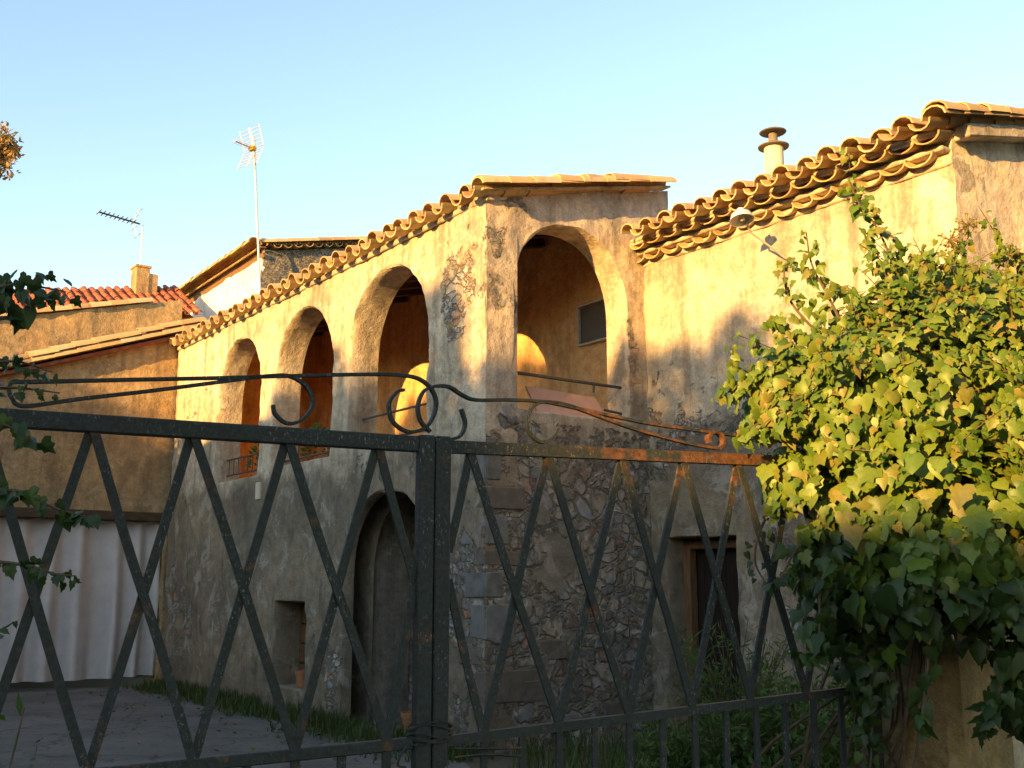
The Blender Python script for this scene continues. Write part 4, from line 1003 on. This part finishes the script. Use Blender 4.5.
for k in range(5000):
    p = Vector((r.uniform(-.2, 4.2), r.uniform(4.9, 11.5), -.015))
    q = p - C0
    if q.dot(V) > VW - .05 and q.dot(U) > -SW - .1: continue
    if q.dot(U) > -.05 and q.dot(V) > -.2: continue
    if p.y < 4.5 + p.x * .55 or p.x < -.1 + (p.y - 5) * .02 : continue
    blade(gm, p, r.uniform(.08, .34), r, .008)
tag(gm.build('grass', m_grass), 'rough grass along the house foot and below the lattice gate', 'grass', kind='stuff')
lit = MB()
for k in range(420):
    if r.random() < .6: p = uvz(r.uniform(0, 9), -abs(r.gauss(.7, .8)) - .1, .004)
    else: p = Vector((r.uniform(-5, .4), r.uniform(5, 13), .004))
    if p.y < 4.6: continue
    ivy_leaf(lit, p + Z * r.uniform(0, .015), (Z + rvec(r) * .5).normalized(), rvec(r), r.uniform(.025, .06), r, .8)
tag(lit.build('fallen_leaves', leaf_mat('dry_leaf', [(.16, .10, .05), (.11, .07, .035), (.22, .16, .07), (.08, .07, .03)], .1, .8, .1)), 'dry leaves scattered over the courtyard paving', 'leaves', kind='stuff')
def shrub(p, rx, rz_, n, label, L=.06, wd=.009, g='wild shrubs behind the lattice gate'):
    o = empty('shrub', p, label, 'shrub', g); st_ = MB(); lf = MB()
    for k in range(max(10, n // 18)):
        d = rvec(r); d.z = abs(d.z) + .35; e = p + Vector((d.x * rx, d.y * rx, min(1, d.z) * rz_ * r.uniform(.7, 1.05)))
        P = cat([p + rvec(r) * .05 * Vector((1, 1, 0)).length, (p + e) / 2 + Z * rz_ * .12 + rvec(r) * .05, e], 8); st_.tube(P, .008, 4, .002)
        for j in range(40):
            q = P[int(len(P) * (.2 + .8 * r.random())) - 1] + rvec(r) * .05
            dd_ = (rvec(r) + Z * .5).normalized(); lance(lf, q, dd_, rvec(r), L * r.uniform(.6, 1.5), wd * r.uniform(.7, 1.5))
    lf.build('foliage', m_weed, o); st_.build('stems', m_stem, o)
def gnd(px, py, d): p = atd(px, py, d); p.z = 0; return p
shrub(gnd(738, 700, 8.0), .62, 1.3, 1500, 'feathery green shrub growing in front of the dark doorway', .07, .006)
shrub(gnd(800, 700, 7.4), .6, 1.05, 1500, 'dark bushy shrub between the doorway and the ivy stems', .07, .012)
shrub(gnd(682, 740, 8.0), .5, .75, 900, 'low weedy shrub at the foot of the rubble wall', .07, .008)
shrub(gnd(850, 730, 6.6), .5, .95, 1200, 'dark shrub hard against the ivy covered pillar', .06, .012)
shrub(gnd(760, 740, 6.4), .55, .55, 1000, 'low broad shrub close behind the gate uprights', .06, .012)
shrub(gnd(600, 740, 8.2), .3, .25, 400, 'small tuft of weeds under the corner stones', .06, .008)
shrub(gnd(8, 740, 2.7), .12, 1.27, 300, 'thin green weed standing in the bottom corner before the dark gate leaf', .05, .008, None)
# pot plants on the loggia
def plant(p, label):
    o = empty('potted_plant', p, label, 'plant', 'plants on the loggia floor'); mb = MB(); mb.lathe(p, [(0, 0), (.09, 0), (.12, .2), (.13, .22), (.1, .22), (0, .19)], 14); mb.build('pot', m_terra, o)
    lf = MB()
    for k in range(90):
        d = rvec(r); d.z = abs(d.z); q = p + Z * .25 + Vector((d.x * .16, d.y * .16, d.z * .42)); lance(lf, q, (d + Z * .2).normalized(), rvec(r), .1, .022)
    lf.build('foliage', m_weed, o)
plant(uvz(5.0, .62, 3.11), 'leafy pot plant behind the railing of the middle arch')
plant(uvz(6.9, .62, 3.11), 'leafy pot plant behind the railing of the farthest arch')

# ---------------------------------------------------------------- trees; unseen trees, hedge and houses added for their shade
def tree(name, base, h, cr_r, label, mat, n, grp=None, ls=.12, seed=0, cz0=.45, ncl=46):
    t = random.Random(seed); o = empty(name, base, label, 'tree', grp); tk = MB(); lf = MB()
    top = base + Z * h
    tk.tube(cat([base - Z * .05, base + Z * h * .3 + rvec(t) * .15, base + Z * h * .62 + rvec(t) * .3, base + Z * h * .9]), .05 * h ** .7, 8, .03)
    cl = []
    for k in range(ncl):
        d = rvec(t); c = base + Z * (h * (cz0 + (1 - cz0) / 2)) + Vector((d.x * cr_r, d.y * cr_r, d.z * h * (1 - cz0) / 2)) * t.uniform(.45, .93)
        cl.append((c, t.uniform(.2, .36) * cr_r))
        st_ = base + Z * h * t.uniform(max(.3, cz0 - .12), max(.6, cz0)); tk.tube(cat([st_, (st_ + c) / 2 + Z * .1, c]), .045 if cr_r > 1 else .012, 5, .006)
    for c, rr_ in cl:
        for k in range(n // ncl):
            d = rvec(t); q = c + d * rr_ * t.random() ** .45 * Vector((1, 1, .8)).length / 1.7
            lance(lf, q, rvec(t), rvec(t), ls * t.uniform(.7, 1.5), ls * .3)
    lf.build('crown', mat, o); tk.build('trunk', m_bark, o)
def sp(q, D): return SH * D + TT * q
tb = atd(-36, 400, 25); tb.z = 0
tree('tree', tb, 12.75, .85, 'tall golden leaved tree peeping in at the picture edge above the roofs', m_gold, 2600, None, .12, 5, .885)
GRP = 'trees across the road'
SKYL = [(-19.5, 8.6), (-17, 8.7), (-15.9, 8.6), (-15.2, 7.5), (-12.1, 7.5), (-11.5, 7.9), (-11.0, 8.55), (-10.1, 8.5), (-9.7, 7.9), (-8.8, 7.9), (-8.4, 8.55), (-7.6, 8.5), (-7.2, 8.35), (-6.95, 7.4), (-6.3, 7.4), (-6.2, 8.4), (-5.9, 8.0), (-5.4, 8.2), (-5.0, 8.0), (-4.7, 8.4), (-4.3, 8.0), (-3.9, 7.0)]  # crown tops shaped to set the shade line on the house walls
def skyl(q):
    for (a, x), (b, y) in zip(SKYL, SKYL[1:]):
        if a <= q <= b: return x + (y - x) * (q - a) / (b - a) + .3 * noise.noise(Vector((q * 4.5, 1, 0))) + .22 * noise.noise(Vector((q * 11, 5, 0)))
    return 6
tq = [-18.4, -16.2, -14.0, -11.8, -10.0, -8.0, -6.2, -4.6]; r2 = random.Random(77)
TL = {k: (MB(), MB(), []) for k in range(len(tq))}
q = -19.4
while q < -3.9:
    k = min(range(len(tq)), key=lambda i: abs(tq[i] - q)); lf, tk, cl = TL[k]
    D = 13.2 + r2.uniform(-.5, .9); rr_ = r2.uniform(.13, .24); z = skyl(q) - (14 - D) * math.tan(SUN_EL) - rr_ * .8
    while z > 3.2:
        c = sp(q + r2.uniform(-.1, .1), D + r2.uniform(-.3, .3)) + Z * z; cl.append(c)
        for j in range(int((50 + 150 * rr_) * (.55 if z > skyl(q) - .9 else 1))):
            d = rvec(r2); lance(lf, c + d * rr_ * r2.random() ** .4, rvec(r2), rvec(r2), (.08 + .2 * rr_) * r2.uniform(.7, 1.4), .03 + .06 * rr_)
        z -= rr_ * 1.15; rr_ = r2.uniform(.15, .26) if z > 6.4 else r2.uniform(.35, .55)
    q += .14
for k, (lf, tk, cl) in TL.items():
    base = sp(tq[k], 13.4); o = empty('tree', base, 'dense roadside tree in front of the plain house across the road', 'tree', GRP)
    tk.tube([base - Z * .05, base + Z * 2.5, base + Z * 5.5], .16, 8, .06)
    for c in cl[::5]: tk.tube([base + Z * min(3.2, c.z - .3), c], .04, 5, .012)
    lf.build('crown', m_tree, o); tk.build('trunk', m_bark, o)
hl = MB(); q = -2.45; hb = []  # unseen hedge, added to give the sun boundary a ragged edge
while q < 8.5:
    top = 4.74 + .16 * noise.noise(Vector((q * 2.2, 4, 0))) + .1 * noise.noise(Vector((q * 6, 1, 0))); D = 14.4 + r2.uniform(-.2, .2); rr_ = r2.uniform(.16, .26); z = top - (14 - D) * math.tan(SUN_EL) - rr_ * .8
    while z > .1:
        c = sp(q, D) + Z * z
        for j in range(70 if z > 3 else 30):
            d = rvec(r2); lance(hl, c + d * rr_ * r2.random() ** .4, rvec(r2), rvec(r2), .13 * r2.uniform(.7, 1.4), .05)
        z -= rr_ * 1.2; rr_ = r2.uniform(.26, .4)
    q += .14
he = empty('hedge', sp(3, 14.4), 'unseen tall hedge added to roughen the shade edge on ivy and gate', 'hedge')
hl.build('foliage', m_tree, he)
hs = MB()
for k in range(14): hs.tube([sp(-2.2 + .8 * k, 14.4), sp(-2.2 + .8 * k, 14.4) + Z * 4.0], .05, 6, .02)
hs.build('stems', m_bark, he)
for k, (q, D, hh, cr_) in enumerate(((2.8, 1.6, 8.6, 2.2), (4.6, .4, 9.2, 2.4), (5.6, 4.4, 9.6, 2.6), (2.9, 5.4, 9.0, 2.3), (4.0, -3.4, 8.4, 2.0))):  # unseen trees, added to shut out sky light near the gate
    tree('tree', sp(q, D), hh, cr_, 'unseen tall broad tree added to hold sky light off the gate', m_tree, 3600, 'unseen trees added against sky light at the lane', .24, 60 + k, .36, 30)
for k, (q, D, hh, cr_) in enumerate(((-4.3, 3.0, 5.6, 1.35), (-6.4, 3.0, 5.7, 1.5), (-8.6, 2.6, 5.4, 1.5))):  # unseen low trees, added to keep the gate dark
    tree('tree', sp(q, D), hh, cr_, 'unseen bushy low tree added left of the gate to darken it', m_tree, 3600, 'unseen low trees added to darken the gate', .2, 80 + k, .1, 30)
for k, (x, y, hh, cr_) in enumerate(((-9.6, 7.5, 5.4, 1.5), (-10.4, 11.0, 5.6, 1.5))):  # unseen trees, added to cut low sky light over the courtyard
    tree('tree', Vector((x, y, 0)), hh, cr_, 'unseen leafy tree added beyond the curtain to darken the courtyard', m_tree, 3600, 'unseen trees added to darken the courtyard', .2, 120 + k, .12, 30)
for k, (x, y, hh, cr_) in enumerate(((5.9, 4.6, 8.5, 2.0), (7.6, 7.0, 9.0, 2.0))):  # unseen trees, added to cut sky light on doorway and ivy
    tree('tree', Vector((x, y, 0)), hh, cr_, 'unseen broad tree added behind the garden wall to block sky light', m_tree, 3600, 'unseen trees added against sky light at the doorway', .22, 130 + k, .2, 30)
sb = empty('sky_block_house', Vector((-13, 2, 0)), 'unseen plain house block added to cut sky light from the side', 'house')
mb = MB(); mb.box(Vector((-13, 2, 2.7)), Vector((1, 0, 0)), Vector((0, 1, 0)), Z, 3.2, 6, 2.72); mb.build('wall', m_neigh, sb)  # unseen block, added to occlude sky light from the left
mb = MB(); mb.bevbox(Vector((-13, 2, 5.48)), Vector((1, 0, 0)), Vector((0, 1, 0)), Z, 3.4, 6.2, .06, .02); mb.build('roof', m_tile, sb)
nh = empty('sun_block_house', sp(-9, 18), 'unseen plain house and low wing added across the road to block sun', 'house')
mb = MB()
mb.box(sp(-11.9, 18) + Z * 3.4, TT, SH, Z, 9.46, 2.5, 3.4); mb.build('wall', m_neigh, nh)  # unseen block, added and sized to keep sun off gate and lower walls
mb = MB(); mb.box(sp(4.5, 17) + Z * 2.3, TT, SH, Z, 6.9, 1.6, 2.36); mb.build('side_wing', m_neigh, nh)
mb = MB()
for (q, qh, D, dh, z) in ((-11.9, 9.5, 18, 2.7, 6.85), (4.5, 6.88, 17, 1.75, 4.73)): mb.bevbox(sp(q, D) + Z * z, TT, SH, Z, qh, dh, .06, .02)
mb.build('roof', m_tile, nh)
for k in range(4):
    mb = MB(); mb.bevbox(sp(-19 + 4.2 * k, 15.48) + Z * 4.6, TT, SH, Z, .5, .03, .7, .01); wf = mb.build('window', m_frame, nh)
    mb = MB(); mb.box(sp(-19 + 4.2 * k, 15.445) + Z * 4.6, TT, SH, Z, .42, .008, .62); mb.build('pane', m_glass, wf)
